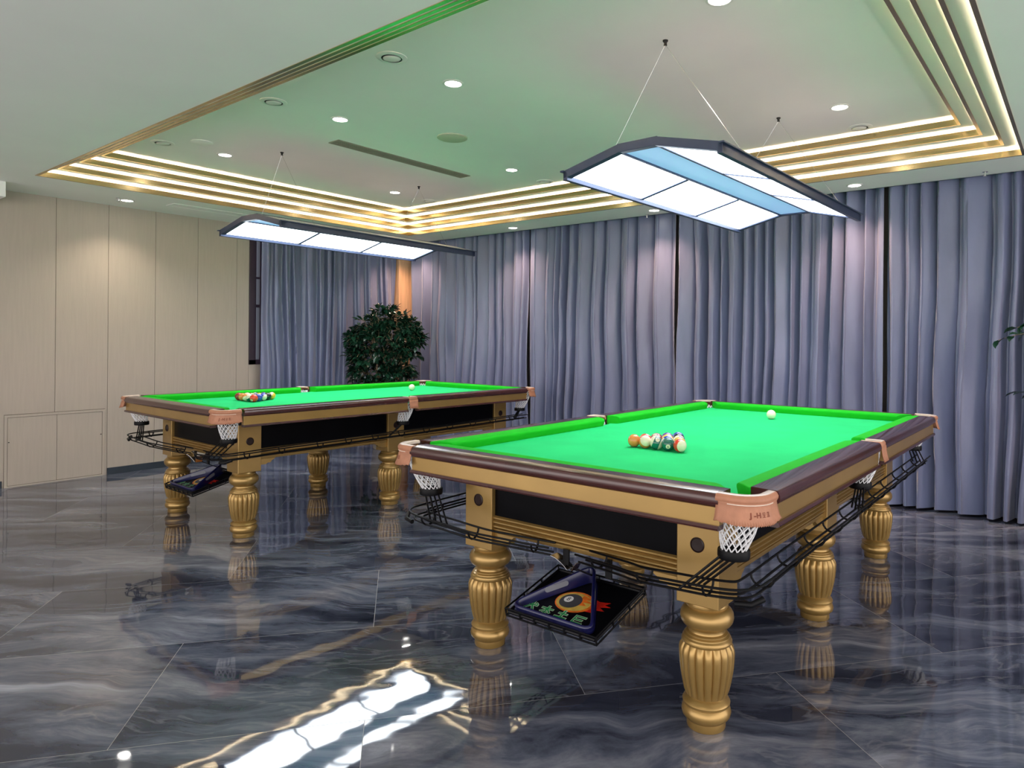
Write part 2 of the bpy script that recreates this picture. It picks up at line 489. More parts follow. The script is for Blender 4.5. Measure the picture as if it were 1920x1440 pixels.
# ---------------------------------------------------------------- curtains
def curtain(p0, p1, nrm, ztop, zbot, seed, amp=0.05, gather=0.0, name='curtain'):
    rnd = random.Random(seed)
    p0 = Vector(p0); p1 = Vector(p1); L_ = (p1 - p0).length; d = (p1 - p0) / L_; nrm = Vector(nrm)
    # fold phases: irregular spacing
    knots = [0.0]
    while knots[-1] < L_ + 0.3:
        knots.append(knots[-1] + rnd.choice([0.03, 0.04, 0.05, 0.065, 0.08, 0.10, 0.12]) * rnd.uniform(0.85, 1.15))
    amps = [rnd.uniform(0.45, 1.0) * (1 if i % 2 else -1) for i in range(len(knots))]
    import bisect
    def f(s):
        s = min(max(s, 0.0), L_ + 0.25)
        i = bisect.bisect_right(knots, s) - 1
        i = min(i, len(knots) - 2)
        t = (s - knots[i]) / (knots[i + 1] - knots[i])
        u = (1 - math.cos(PI * t)) / 2
        return amps[i] * (1 - u) + amps[i + 1] * u, math.sin(2 * PI * t + (PI if i % 2 else 0)) * (knots[i + 1] - knots[i])
    nx = max(8, int(L_ / 0.0085)); nz = 30
    v = []; fc = []
    for j in range(nz + 1):
        h = j / nz
        z = zbot + (ztop - zbot) * h
        for i in range(nx + 1):
            s = L_ * i / nx
            wv = noise.noise(Vector((s * 1.7, h * 2.2, seed * 3.1))) * 0.075 * (1 - h) ** 0.7 + noise.noise(Vector((s * 6, h * 3.5, seed))) * 0.018 * (1 - h)
            a, tt = f(s + wv)
            a = 1 - 2 * ((1 - a) / 2) ** 1.5 if a < 1 else a
            A = min(amp * 1.25, amp * (0.62 + 0.38 * (1 - h)) * (1 + 0.6 * noise.noise(Vector((s * 3, h * 2.5, seed + 9)))))
            cr = 0.010 * noise.noise(Vector((s * 11, h * 9, seed + 5))) * (1 - abs(2 * h - 0.9)) if 0 < h < 0.95 else 0
            p = p0 + d * (s * (1 - gather * 0) + tt * 0.22 * min(1, s / 0.1, (L_ - s) / 0.1)) + nrm * (a * A + cr)
            zz = z + (0.006 * noise.noise(Vector((s * 4, 0, seed))) if j == 0 else 0)
            v.append((p.x, p.y, zz))
    for j in range(nz):
        for i in range(nx):
            q = j * (nx + 1) + i
            fc.append((q, q + 1, q + nx + 2, q + nx + 1))
    b = MB(); b.add(v, fc)
    o = b.build(name, m_curtain, smooth=180, fix=False)
    return o
ZT = ZS + 0.15
cl = 'blue-grey curtain '
o = curtain((3.87, YC, 0), (5.64, YC, 0), (0, -1, 0), ZS - 0.002, 0.02, 3, 0.07)
tag(o, cl + 'over the window beside the beige wall, behind the plant', 'curtain')
o = curtain((XC, 6.965, 0), (XC, 4.985, 0), (-1, 0, 0), ZT, 0.02, 11, 0.085)
tag(o, cl + 'just right of the orange corner column', 'curtain')
o = curtain((XC, 4.972, 0), (XC, 3.118, 0), (-1, 0, 0), ZT, 0.02, 23, 0.085)
tag(o, cl + 'on the back wall, second from the corner column', 'curtain')
o = curtain((XC, 3.105, 0), (XC, 1.277, 0), (-1, 0, 0), ZT, 0.02, 31, 0.085)
tag(o, cl + 'on the back wall, behind the near table and its lamp', 'curtain')
o = curtain((XC, 1.265, 0), (XC, -1.2, 0), (-1, 0, 0), ZT, 0.02, 47, 0.085)
tag(o, cl + 'at the photo\'s right edge, its hem showing on the floor', 'curtain')

# ---------------------------------------------------------------- ceiling fittings
Z4 = ZS + DZ * 4
def downlight(x, y, z, label, watt, col=(1.0, 0.86, 0.68), first=[None], cone=118, blend=0.9):
    if first[0] is None:
        t = empty('downlight', (x, y, z))
        b = MB(); b.lathe([(0.050, 0.0), (0.060, -0.0005), (0.060, -0.004), (0.048, -0.006), (0.043, -0.002), (0.043, 0.0)], 32, caps=False)
        b.build('bezel', m_white, t)
        b = MB(); b.lathe([(0.0435, -0.001), (0.0435, -0.0035)], 32)
        b.build('lens', m_dl, t)
        first[0] = t
    else:
        t = copy_tree(first[0]); t.location = (x, y, z)
        for ch in list(t.children):
            if ch.type == 'LIGHT': bpy.data.objects.remove(ch)
    tag(t, label, 'downlight', 'round recessed ceiling downlights')
    ld = bpy.data.lights.new('spot', 'SPOT'); ld.energy = watt; ld.color = col
    ld.spot_size = R(cone); ld.spot_blend = blend; ld.shadow_soft_size = 0.04
    lo = bpy.data.objects.new('downlight_beam', ld); C.objects.link(lo); lo.parent = t; lo.location = (0, 0, -0.012)
    return t
DW = 'lit downlight in the recessed ceiling, '
downlight(2.668, 1.235, Z4, DW + 'cut by the top edge of the photo', SPOT_W)
downlight(2.668, 2.84, Z4, DW + 'largest one left of the near lamp', SPOT_W)
downlight(2.668, 3.905, Z4, DW + 'above the left end of the long air slot', SPOT_W)
downlight(2.655, 5.406, Z4, DW + 'nearest the left corner of the tray', SPOT_W)
downlight(4.322, 3.88, Z4, DW + 'between air slot and near lamp', SPOT_W)
downlight(4.322, 5.41, Z4, DW + 'above the right half of the far lamp', SPOT_W)
downlight(4.33, 1.21, Z4, DW + 'right of the near lamp', SPOT_W)
SW = 'lit downlight in the ceiling border, '
WARM = (1.0, 0.62, 0.42)
SPOT_CURTAIN_W = 65.0
downlight(2.475, 6.80, ZS, SW + 'over the beige panelled wall', SPOT_EDGE_W)
downlight(5.537, 6.646, ZS, SW + 'just above the right half of the far lamp', SPOT_CURTAIN_W, WARM)
downlight(5.537, 4.946, ZS, SW + 'between the two hanging lamps', SPOT_CURTAIN_W, WARM)
downlight(5.537, 3.199, ZS, SW + 'close under the near lamp\'s left side', SPOT_CURTAIN_W, WARM)
downlight(5.53, 1.431, ZS, SW + 'above the far tip of the near lamp', SPOT_CURTAIN_W, WARM)
downlight(5.53, -0.35, ZS, SW + 'beyond the right edge of the photo', SPOT_CURTAIN_W, WARM)
for x, y, nm in [(0.0, 0.6, 'above the camera'), (-0.4, 3.4, 'left of the camera'), (-0.4, 6.0, 'beside the beige wall, far left of the camera')]:  # unseen downlights added around the camera to raise the ambient light
    downlight(x, y, ZS, 'unseen downlight added for fill light, ' + nm, SPOT_W)

def ceil_spot(x, y, label, first=[None]):
    if first[0] is None:
        t = empty('eyeball_spotlight', (x, y, Z4))
        b = MB(); b.lathe([(0.052, 0), (0.078, 0), (0.078, -0.003), (0.058, -0.009), (0.052, -0.007)], 36, caps=False)
        b.build('bezel', m_white, t)
        b = MB(); b.lathe([(0.053, -0.0008), (0.053, -0.002)], 36); b.build('recess', m_darkgap, t)
        b = MB(); b.lathe([(0.045, -0.002), (0.045, -0.006), (0.040, -0.010), (0.015, -0.012)], 32)
        o = b.build('lamp_face', m_white, t); o.location = (0.004, 0.004, 0); o.rotation_euler = (R(2), R(-5), 0)
        first[0] = t
    else:
        t = copy_tree(first[0]); t.location = (x, y, Z4)
    tag(t, label, 'spotlight', 'unlit eyeball spotlights in the ceiling')
CS = 'unlit white ceiling spotlight, '
ceil_spot(2.236, 2.834, CS + 'closest to the gold edge at the top of the photo')
ceil_spot(2.231, 3.948, CS + 'second along the left gold edge')
ceil_spot(2.217, 5.452, CS + 'nearest the left corner of the tray')
ceil_spot(4.816, 1.216, CS + 'at the far right near the tray corner')
ceil_spot(4.82, 3.92, CS + 'above the back gold steps beside the near lamp')
ceil_spot(4.795, 5.446, CS + 'near the back corner of the tray above the far lamp')

b = MB(); b.lathe([(0.107, 0), (0.107, -0.006), (0.098, -0.011), (0.0, -0.011)], 48)
t = b.build('ceiling_speaker', new_mat('speaker_mesh', (0.50, 0.52, 0.40), 0.7, var=0.05, vscale=200)); t.location = (3.381, 3.604, Z4)
tag(t, 'large round speaker cover in the recessed ceiling beside the air slot', 'speaker')
b = MB(); b.lathe([(0.075, 0), (0.075, -0.004), (0.068, -0.008), (0.0, -0.009)], 40)
t = b.build('access_cover', m_ceil); t.location = (2.383, 5.197, Z4)
tag(t, 'faint flat white disc in the recessed ceiling near the left corner', 'ceiling cover')
v_ = empty('air_vent', (3.60, 4.375, Z4))
tag(v_, 'long narrow grey linear air slot in the recessed ceiling', 'air vent')
b = MB(); b.frame((-0.665, 0.665, -0.062, 0.062), (-0.655, 0.655, -0.052, 0.052), -0.006, 0.0); b.build('vent_frame', m_grille, v_, smooth=0)
b = MB(); b.box(-0.655, 0.655, -0.052, 0.052, -0.0022, -0.0002)
b.build('vent_backing', new_mat('vent_back', (0.20, 0.19, 0.15), 0.7, var=0.05), v_, smooth=0)
b = MB()
for k in range(4): b.box(-0.655, 0.655, -0.04 + 0.025 * k, -0.034 + 0.025 * k, -0.0055, -0.0022)
b.build('vent_slats', m_grille, v_, smooth=0)
def sprinkler(x, y, label):
    b = MB(); b.lathe([(0.018, 0), (0.018, -0.003), (0.006, -0.005), (0.005, -0.028), (0.012, -0.030), (0.012, -0.033)], 16)
    t = b.build('sprinkler', m_steel); t.location = (x, y, ZS)
    tag(t, label, 'sprinkler', 'small ceiling sprinkler heads')
sprinkler(5.62, 0.58, 'small sprinkler head in the ceiling border, farthest right')
sprinkler(2.386, 6.742, 'small sprinkler head beside the downlight over the beige wall')
sprinkler(5.683, 3.361, 'small sprinkler head left of the near lamp, above the curtain')
b = MB(); b.frame((-0.72, 0.72, -0.085, 0.085), (-0.70, 0.70, -0.07, 0.07), -0.003, 0.0); b.box(-0.70, 0.70, -0.07, 0.07, -0.0015, 0)
t = b.build('return_air_slot', m_ceil, smooth=0); t.location = (3.5, 6.67, ZS)
tag(t, 'long white flush hatch in the ceiling border above the beige wall', 'hatch')

# ---------------------------------------------------------------- hanging table lamps
def make_lamp():
    L2, WL, c, rise = 1.0, 0.419, 0.096, 0.078
    t = empty('billiard_lamp')
    b = MB()
    # end frames: trapezoid roof section swept as bars
    sect = [(-WL, 0), (-c, rise), (c, rise), (WL, 0)]
    th = 0.036
    for sx in (-1, 1):
        x0, x1 = (sx * L2, sx * (L2 - 0.035)) if sx > 0 else (-L2 + 0.035, -L2)
        x0, x1 = min(x0, x1), max(x0, x1)
        for k in range(3):
            (ya, za), (yb, zb) = sect[k], sect[k + 1]
            v = [(x, y, z + dz) for x in (x0, x1) for (y, z) in ((ya, za), (yb, zb)) for dz in (-0.012, th - 0.008)]
            b.add(v, [(0, 1, 3, 2), (4, 6, 7, 5), (0, 4, 5, 1), (2, 3, 7, 6), (1, 5, 7, 3), (0, 2, 6, 4)])
    for sy in (-1, 1):        # long side bars
        b.box(-L2, L2, min(sy * WL, sy * (WL - 0.024)), max(sy * WL, sy * (WL - 0.024)), -0.020, 0.026)
        b.box(-L2 - 0.012, L2 + 0.012, min(sy * (WL + 0.012), sy * (WL - 0.01)), max(sy * (WL + 0.012), sy * (WL - 0.01)), 0.020, 0.028)
        y0 = sy * (c + 0.010); b.box(-L2, L2, min(sy * (c - 0.004), y0), max(sy * (c - 0.004), y0), rise - 0.012, rise + 0.028)
    b.build('lamp_frame', m_lampframe, t, smooth=0, bevel=0.0015)
    b = MB()                  # top cover (thin sheet housing)
    for k in range(3):
        (ya, za), (yb, zb) = sect[k], sect[k + 1]
        v = [(x, y, z + dz) for x in (-L2 + 0.002, L2 - 0.002) for (y, z) in ((ya, za), (yb, zb)) for dz in (0.020, 0.026)]
        b.add(v, [(0, 1, 3, 2), (4, 6, 7, 5), (0, 4, 5, 1), (2, 3, 7, 6), (1, 5, 7, 3), (0, 2, 6, 4)])
    b.build('top_cover', new_mat('lamp_cover', (0.55, 0.55, 0.55), 0.5, var=0.03), t, smooth=0)
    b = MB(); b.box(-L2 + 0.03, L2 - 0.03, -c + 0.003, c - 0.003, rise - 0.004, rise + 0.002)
    b.build('middle_panel', m_lampmid_glow, t, smooth=0)
    seg = (2 * L2 - 0.07) / 3
    for sy in (-1, 1):
        for k in range(3):
            x0 = -L2 + 0.035 + k * seg + 0.004; x1 = x0 + seg - 0.008
            ya, yb = sy * (WL - 0.024), sy * (c + 0.012)
            f_ = lambda y: rise * (WL - abs(y)) / (WL - c)
            b = MB()
            v = [(x, y, f_(y) + dz) for x in (x0, x1) for y in (ya, yb) for dz in (-0.004, 0.0)]
            b.add(v, [(0, 1, 3, 2), (4, 6, 7, 5), (0, 4, 5, 1), (2, 3, 7, 6), (1, 5, 7, 3), (0, 2, 6, 4)])
            b.build('diffuser', m_lampglow, t, smooth=0)
            if k < 2:
                b0 = MB()
                b0.add([(x, y, f_(y) + dz) for x in (x1 - 0.007, x1 + 0.015) for y in (ya, yb) for dz in (-0.009, 0.004)],
                       [(0, 1, 3, 2), (4, 6, 7, 5), (0, 4, 5, 1), (2, 3, 7, 6), (1, 5, 7, 3), (0, 2, 6, 4)])
                b0.build('divider_bar', m_lampframe, t, smooth=0)
    b = MB()
    b.tube([(0.15 * 0 + x, 0.13, rise + 0.04) for x in (0.20, 0.45)], 0.022, 10)
    b.tube([(0.45, 0.13, rise + 0.05), (0.55, 0.11, rise + 0.05), (0.7, 0.12, rise + 0.035)], 0.006, 6)
    b.build('cable_box', new_mat('pale_box', (0.6, 0.52, 0.45), 0.5, var=0.05), t)
    return t
def lamp_wires(t, hooks):
    h = Z4 - t.location.z
    for hx in hooks:
        b = MB(); b.lathe([(0.013, h), (0.013, h - 0.005), (0.008, h - 0.010), (0.007, h - 0.018), (0.009, h - 0.024)], 14, c=(hx, 0))
        k = b.build('ceiling_hook', m_darkgap, t)
        for sy in (-1, 1):
            b = MB(); b.tube([(hx, 0, h - 0.021), (hx + (0.02 if hx < 0 else -0.02), sy * 0.40, 0.03)], 0.0011, 6)
            b.build('hanging_wire', m_steel, k)
lamp = make_lamp(); lamp2 = copy_tree(lamp)
lamp.location = (3.636, 1.597, 2.073); lamp.rotation_euler = (0, 0, R(-1.2))
lamp_wires(lamp, (2.885 - 3.636, 4.311 - 3.636))
tag(lamp, 'wide glowing white panel lamp hanging over the near table at the right', 'hanging lamp', 'panel lamps hung over the tables')
lamp2.location = (3.615, 4.993, 2.082); lamp2.rotation_euler = (0, 0, R(1.9))
lamp_wires(lamp2, (2.879 - 3.615, 4.286 - 3.615))
tag(lamp2, 'glowing white panel lamp hanging over the far table at the left', 'hanging lamp', 'panel lamps hung over the tables')

# ---------------------------------------------------------------- billiard table
HX, HY_ = 1.4245, 0.791
WD, NOSE = 0.088, 0.156
def make_table():
    T = empty('billiard_table')
    zt = 0.842
    # --- wooden rails: rounded profile; path along the outer edge, body to the left (inside)
    prof = [(0.010, -0.040), (0.003, -0.034), (-0.001, -0.024), (0.0, -0.013), (0.003, -0.005), (0.006, -0.001), (0.011, 0.001),
            (WD - 0.004, 0.003), (WD, 0.002), (WD, -0.040)]
    # ccw outline: left normal points inside
    segs = [((-HX + 0.150, -HY_), (-0.045, -HY_)), ((0.045, -HY_), (HX - 0.150, -HY_)),
            ((HX, -HY_ + 0.125), (HX, HY_ - 0.125)),
            ((HX - 0.150, HY_), (0.045, HY_)), ((-0.045, HY_), (-HX + 0.150, HY_)),
            ((-HX, HY_ - 0.125), (-HX, -HY_ + 0.125))]
    apr = [(0.012, -0.093), (0.012, -0.041), (0.040, -0.041), (0.040, -0.093)]
    mold = [(0.002, -0.105), (0.000, -0.100), (0.004, -0.092), (0.040, -0.092), (0.040, -0.107), (0.006, -0.107)]
    cush = [(0.0, 0.002), (0.030, 0.003), (0.058, 0.0), (0.068, -0.006), (NOSE - WD + 0.001, -0.012), (0.068, -0.018), (0.055, -0.05), (0.0, -0.05)]
    for i, (a, c) in enumerate(segs):
        pa, pc = Vector((*a, zt)), Vector((*c, zt))
        d = (pc - pa).normalized(); nn = Vector((-d.y, d.x, 0))
        b = MB(); b.sweep(prof, [pa, pc])
        rl = b.build('rail', m_rail, T, bevel=0.0)
        b = MB(); b.sweep(apr, [pa, pc]); b.build('apron', m_gold, rl, smooth=0, bevel=0.001)
        b = MB(); b.sweep(mold, [pa + d * 0.0, pc]); b.build('apron_molding', m_rail, rl)
        # cushion: corner ends cut at 45 degrees, middle ends steeper
        corner_a = i in (0, 2, 3, 5) if True else 0
        ends = {0: (1, 0), 1: (0, 1), 2: (1, 1), 3: (1, 0), 4: (0, 1), 5: (1, 1)}[i]
        inset_a = (0.138 - (0.150 if i not in (2, 5) else 0.125)) if ends[0] else 0.003
        inset_c = (0.138 - (0.150 if i not in (2, 5) else 0.125)) if ends[1] else 0.003
        qa = pa + nn * WD + d * inset_a; qc = pc + nn * WD - d * inset_c
        b = MB()
        Ln = (qc - qa).length
        path = [qa + (qc - qa) * t for t in (0, 0.02, 0.98, 1)]
        # ends rounded: nose pulled back
        def ring(q, sgn, sh): return [(q.x + nn.x * a_ + d.x * sgn * sh * a_, q.y + nn.y * a_ + d.y * sgn * sh * a_, q.z + b_) for a_, b_ in cush]
        s0 = 0.95 if ends[0] else 0.38; s1 = 0.95 if ends[1] else 0.38
        r0 = ring(qa, 1, s0); r1 = ring(qc, -1, s1); k = len(cush)
        b.add(r0 + r1, [(j, k + j, k + (j + 1) % k, (j + 1) % k) for j in range(k)] + [tuple(range(k)), tuple(range(2 * k - 1, k - 1, -1))])
        b.build('cushion', m_cush, T, smooth=50, bevel=0.003)
    # --- bed
    def notch(cx_, cy_, sx, sy):   # corner cut polygon offsets
        return [(0.095, 0.185), (0.098, 0.150), (0.118, 0.118), (0.150, 0.098), (0.185, 0.095)]
    out = []
    for (sx, sy) in ((-1, -1), (1, -1), (1, 1), (-1, 1)):
        ps = [(sx * (HX - a), sy * (HY_ - c)) for a, c in notch(0, 0, 0, 0)]
        if sx * sy < 0: ps = ps[::-1]
        out += ps
        if (sx, sy) == (-1, -1): out += [(x, -HY_ + y) for x, y in ((-0.06, 0.095), (-0.045, 0.11), (-0.02, 0.122), (0.02, 0.122), (0.045, 0.11), (0.06, 0.095))]
        if (sx, sy) == (1, 1): out += [(x, HY_ - y) for x, y in ((0.06, 0.095), (0.045, 0.11), (0.02, 0.122), (-0.02, 0.122), (-0.045, 0.11), (-0.06, 0.095))]
    b = MB(); b.prism(out, 0.785, 0.80)
    b.build('bed_cloth', m_bed, T, smooth=30)
    b = MB(); b.prism([(x * 0.995, y * 0.99) for x, y in out], 0.737, 0.784)
    b.build('slate_frame', m_under, T, smooth=0)
    # --- legs
    def reeds(r, z, a):
        e = min(1, max(0, (z - 0.108) / 0.012)) * min(1, max(0, (0.284 - z) / 0.014))
        w_ = abs(math.sin(9 * a)) ** 0.55
        sc_ = 1.0
        return r * (1 - 0.085 * e * (1 - w_)) + 0.003 * e * w_
    lp = [(0.062, 0.0), (0.064, 0.004), (0.064, 0.026), (0.070, 0.032), (0.0785, 0.040), (0.0815, 0.052), (0.079, 0.064), (0.074, 0.072),
          (0.0725, 0.074), (0.0775, 0.079), (0.0785, 0.086), (0.074, 0.094), (0.064, 0.099), (0.060, 0.104), (0.062, 0.108)]
    for k in range(13):
        t_ = k / 12
        z = 0.110 + 0.170 * t_
        lp.append((0.069 + 0.0185 * math.sin(t_ * PI * 0.62) / math.sin(PI * 0.62) if t_ < 0.81 else 0.0895 - 0.010 * ((t_ - 0.81) / 0.19) ** 2, z))
    lp += [(0.0830, 0.284), (0.0835, 0.288), (0.0800, 0.293), (0.0800, 0.297), (0.0760, 0.301), (0.0755, 0.305), (0.0690, 0.309), (0.0690, 0.313),
           (0.0610, 0.317), (0.0590, 0.323), (0.0600, 0.328), (0.0650, 0.331), (0.0780, 0.340), (0.0855, 0.351), (0.0885, 0.364), (0.0870, 0.377), (0.0810, 0.388),
           (0.0720, 0.396), (0.0670, 0.398), (0.0690, 0.401), (0.0700, 0.406), (0.0670, 0.411), (0.0650, 0.418)]
    lb = MB(); lb.lathe(lp, 144, rad=reeds)
    legm = None
    PX = [-HX + 0.295, 0.012, HX - 0.265]; PY = 0.495
    for ix, x in enumerate(PX):
        for sy in (-1, 1):
            if legm is None:
                o = lb.build('leg', m_gold, T, smooth=35); legm = o.data
            else:
                o = bpy.data.objects.new('leg', legm); C.objects.link(o); o.parent = T
            o.location = (x, sy * PY, 0)
            b = MB(); b.box(-0.075, 0.075, -0.075, 0.075, 0.417, 0.744)
            b.build('leg_post', m_gold, o, smooth=0, bevel=0.003)
            caps = [(0, sy)]
            if ix == 0: caps.append((-1, 0))
            if ix == 2: caps.append((1, 0))
            for (cx_, cy_) in caps:
                b = MB(); b.lathe([(0.025, 0), (0.025, 0.002), (0.021, 0.004), (0.020, 0.0015), (0.0, 0.001)], 28)
                cp = b.build('bolt_cap', m_capdark, o)
                cp.location = (cx_ * 0.075, cy_ * 0.075, 0.615)
                cp.rotation_euler = (R(90) * -cy_, R(90) * cx_, 0)
    # --- body panels between posts
    def bay(p, q, nrm):      # p,q: ends on the post centre line, nrm outward
        p, q, nrm = Vector(p), Vector(q), Vector(nrm)
        d = (q - p).normalized(); L_ = (q - p).length
        def P3(s, o, z): r_ = p + d * s + nrm * o; return (r_.x, r_.y, z)
        e = empty('side_panel', (0, 0, 0), parent=T)
        b = MB()
        v = [P3(s, o, z) for s in (0, L_) for o in (0.038, 0.055) for z in (0.558, 0.744)]
        b.add(v, [(0, 1, 3, 2), (4, 6, 7, 5), (0, 4, 5, 1), (2, 3, 7, 6), (1, 5, 7, 3), (0, 2, 6, 4)])
        b.build('black_board', m_panel, e, smooth=0)
        # reeded lower rail
        pr = [(0.035, 0.488), (0.056, 0.488), (0.060, 0.492), (0.060, 0.506), (0.050, 0.508)]
        for zc_ in (0.5175, 0.5345, 0.5515):
            pr += [(0.050 + 0.016 * math.cos(a_), zc_ + 0.0085 * math.sin(a_)) for a_ in (-1.35, -0.8, -0.3, 0.3, 0.8, 1.35)]
        pr += [(0.050, 0.563), (0.035, 0.563)]
        k = len(pr)
        b = MB()
        b.add([P3(s, o, z) for s in (0, L_) for o, z in pr], [(j, (j + 1) % k, k + (j + 1) % k, k + j) for j in range(k)] + [tuple(range(k)), tuple(range(2 * k - 1, k - 1, -1))])
        b.build('reeded_rail', m_gold, e, smooth=45)
        for s0, sg in ((0, 1), (L_, -1)):
            pl = [(0, 0.494), (0, 0.452), (0.042, 0.452), (0.050, 0.458), (0.060, 0.461), (0.068, 0.458), (0.075, 0.463), (0.082, 0.473), (0.094, 0.478), (0.104, 0.486), (0.125, 0.494)]
            k = len(pl); b = MB()
            b.add([P3(s0 + sg * s, o, z) for o in (0.036, 0.056) for s, z in pl], [(j, (j + 1) % k, k + (j + 1) % k, k + j) for j in range(k)] + [tuple(range(k)), tuple(range(2 * k - 1, k - 1, -1))])
            b.build('bracket', m_gold, e, smooth=0)
        return e
    for sy in (-1, 1):
        bay((PX[0] + 0.075, sy * PY, 0), (PX[1] - 0.075, sy * PY, 0), (0, sy, 0))
        bay((PX[1] + 0.075, sy * PY, 0), (PX[2] - 0.075, sy * PY, 0), (0, sy, 0))
    bay((PX[0], -PY + 0.075, 0), (PX[0], PY - 0.075, 0), (-1, 0, 0))
    bay((PX[2], -PY + 0.075, 0), (PX[2], PY - 0.075, 0), (1, 0, 0))
    # --- pockets
    def arc(cx_, cy_, r, a0, a1, n): return [(cx_ + r * math.cos(a0 + (a1 - a0) * i / n), cy_ + r * math.sin(a0 + (a1 - a0) * i / n)) for i in range(n + 1)]
    def netmesh(zt_, zb_, r0, r1, c0, c1):
        b = MB(); n = 14; st = 11
        for sg in (-1, 1):
            for i in range(n):
                pts = []
                for j in range(st + 1):
                    t_ = j / st; a = 2 * PI * i / n + sg * t_ * 2.0
                    r_ = r0 + (r1 - r0) * (t_ ** 1.2) + 0.010 * math.sin(PI * t_)
                    pts.append((c0[0] + (c1[0] - c0[0]) * t_ + r_ * math.cos(a), c0[1] + (c1[1] - c0[1]) * t_ + r_ * math.sin(a), zt_ + (zb_ - zt_) * t_))
                b.tube(pts, 0.0021, 5)
        return b
    def glyph_bars(b, put, x0, bars):
        for (a0, c0, a1, c1) in bars:
            v = [put(x0 + a * 1.25, c * 1.35) for a, c in ((a0, c0), (a1, c0), (a1, c1), (a0, c1))]
            b.add(v, [(0, 1, 2, 3)])
    for (sx, sy) in ((-1, -1), (1, -1), (1, 1), (-1, 1)):
        e = empty('corner_pocket', (sx * HX, sy * HY_, -0.008), parent=T)
        # e's local frame: +x,+y = inward is (-sx,-sy); build points with helper
        def w2(p): return (-sx * p[0], -sy * p[1])
        pth = [(0.0, 0.132), (0.0, 0.085)] + arc(0.085, 0.085, 0.085, PI, 1.5 * PI, 10)[1:] + [(0.132, 0.0)]
        if sx * sy > 0: order = pth
        else: order = pth
        P = [w2(p) for p in order]
        # orientation so that left normal faces the inside of the pocket
        flip = (sx * sy < 0)
        if flip: P = P[::-1]
        # P runs so that inside is on the left
        pr = [(0.002, 0.830), (-0.002, 0.834), (-0.003, 0.842), (0.001, 0.849), (0.006, 0.853), (0.026, 0.854), (0.033, 0.851), (0.033, 0.842)]
        b = MB(); b.sweep(pr, [(x, y, 0) for x, y in P], m=0)
        nf = len(pr)
        # top edge faces are paler: lamp sheen put into the colour
        for fi in range(len(b.mi)):
            k_ = fi % nf
            if k_ in (4, 5, 6): b.mi[fi] = 1
        lt = b.build('pocket_leather', [m_leather, m_leather_sheen], e, smooth=50)
        # hanging flap
        n = len(P); v = []; fcs = []
        fine = []
        for i in range(n - 1):
            for k_ in range(4): fine.append(Vector(P[i]).lerp(Vector(P[i + 1]), k_ / 4))
        fine.append(Vector(P[-1]))
        tot = len(fine)
        rows = [(0.833, 0.001), (0.826, 0.004), (0.812, 0.001), (0.790, -0.005), (0.770, -0.012)]
        for (z, off) in rows:
            for i, p in enumerate(fine):
                a_ = fine[max(0, i - 1)]; c_ = fine[min(tot - 1, i + 1)]
                dd = (c_ - a_).normalized(); nn = Vector((-dd.y, dd.x))
                q = p + nn * off
                zz = z + (0.004 * (i % 2) if z < 0.775 else 0) + (0.008 * (abs(2 * i / (tot - 1) - 1) ** 6) if z < 0.775 else 0)
                v.append((q.x, q.y, zz))
        for r_ in range(len(rows) - 1):
            for i in range(tot - 1):
                fcs.append((r_ * tot + i, r_ * tot + i + 1, (r_ + 1) * tot + i + 1, (r_ + 1) * tot + i))
        b = MB(); b.add(v, fcs)
        fl = b.build('leather_flap', m_leather, e, smooth=50)
        so = fl.modifiers.new('solid', 'SOLIDIFY'); so.thickness = 0.003; so.offset = 0
        # stitching line
        b = MB(); pts = []
        for i, p in enumerate(fine[3:-3]):
            j = i + 3
            a_ = fine[j - 1]; c_ = fine[j + 1]; dd = (c_ - a_).normalized(); nn = Vector((-dd.y, dd.x)); q = p - nn * 0.0015
            pts.append((q.x + nn.x * 0.002, q.y + nn.y * 0.002, 0.8275))
        b.tube(pts, 0.0016, 6); b.build('stitching', m_stitch, e)
        # stamped letters along the flap, reading from outside
        b = MB()
        cum = [0]
        for i in range(1, tot): cum.append(cum[-1] + (fine[i] - fine[i - 1]).length)
        def at_s(s):
            s = min(max(s, 0), cum[-1] - 1e-6)
            i = 0
            while cum[i + 1] < s: i += 1
            t_ = (s - cum[i]) / (cum[i + 1] - cum[i]); p = fine[i].lerp(fine[i + 1], t_)
            dd = (fine[i + 1] - fine[i]).normalized(); return p, Vector((-dd.y, dd.x))
        mid = cum[-1] / 2
        def put(x, z):      # x to the right as seen from outside
            p, nn = at_s(mid + x)
            zc = 0.801 + z
            off = 0.001 + (-0.006) * (0.812 - zc) / 0.022
            q = p + nn * (off - 0.0024)
            return (q.x, q.y, zc)
        for tx, x0 in (('J', -0.012), ('-', -0.001), ('H', 0.010)):
            tv, tf = text_mesh(tx, 0.019, 0.0007)
            b.add([put(x0 + a_, c_) for a_, c_, _ in tv], tf)
        glyph_bars(b, put, 0.0215, [(0, -0.0045, 0.009, -0.0035), (0.001, 0.0045, 0.008, 0.0055), (0.001, 0.001, 0.002, 0.0055), (0.007, 0.001, 0.008, 0.0055), (0.001, 0.0015, 0.008, 0.0023), (0.001, -0.001, 0.008, 0), (0.004, -0.0045, 0.005, 0.001)])
        glyph_bars(b, put, 0.0365, [(0, -0.0045, 0.009, -0.0035), (0.001, 0.0045, 0.008, 0.0055), (0.001, -0.0045, 0.002, 0.0055), (0.007, -0.0045, 0.008, 0.0055), (0.0038, -0.0045, 0.0052, 0.0055)])
        b.build('stamped_mark', m_stamp, e, smooth=0)
        # net and ring
        nc0 = w2((0.085, 0.085)); nc1 = w2((0.115, 0.125))
        netmesh(0.822, 0.668, 0.050, 0.037, nc0, nc1).build('net', m_net, e)
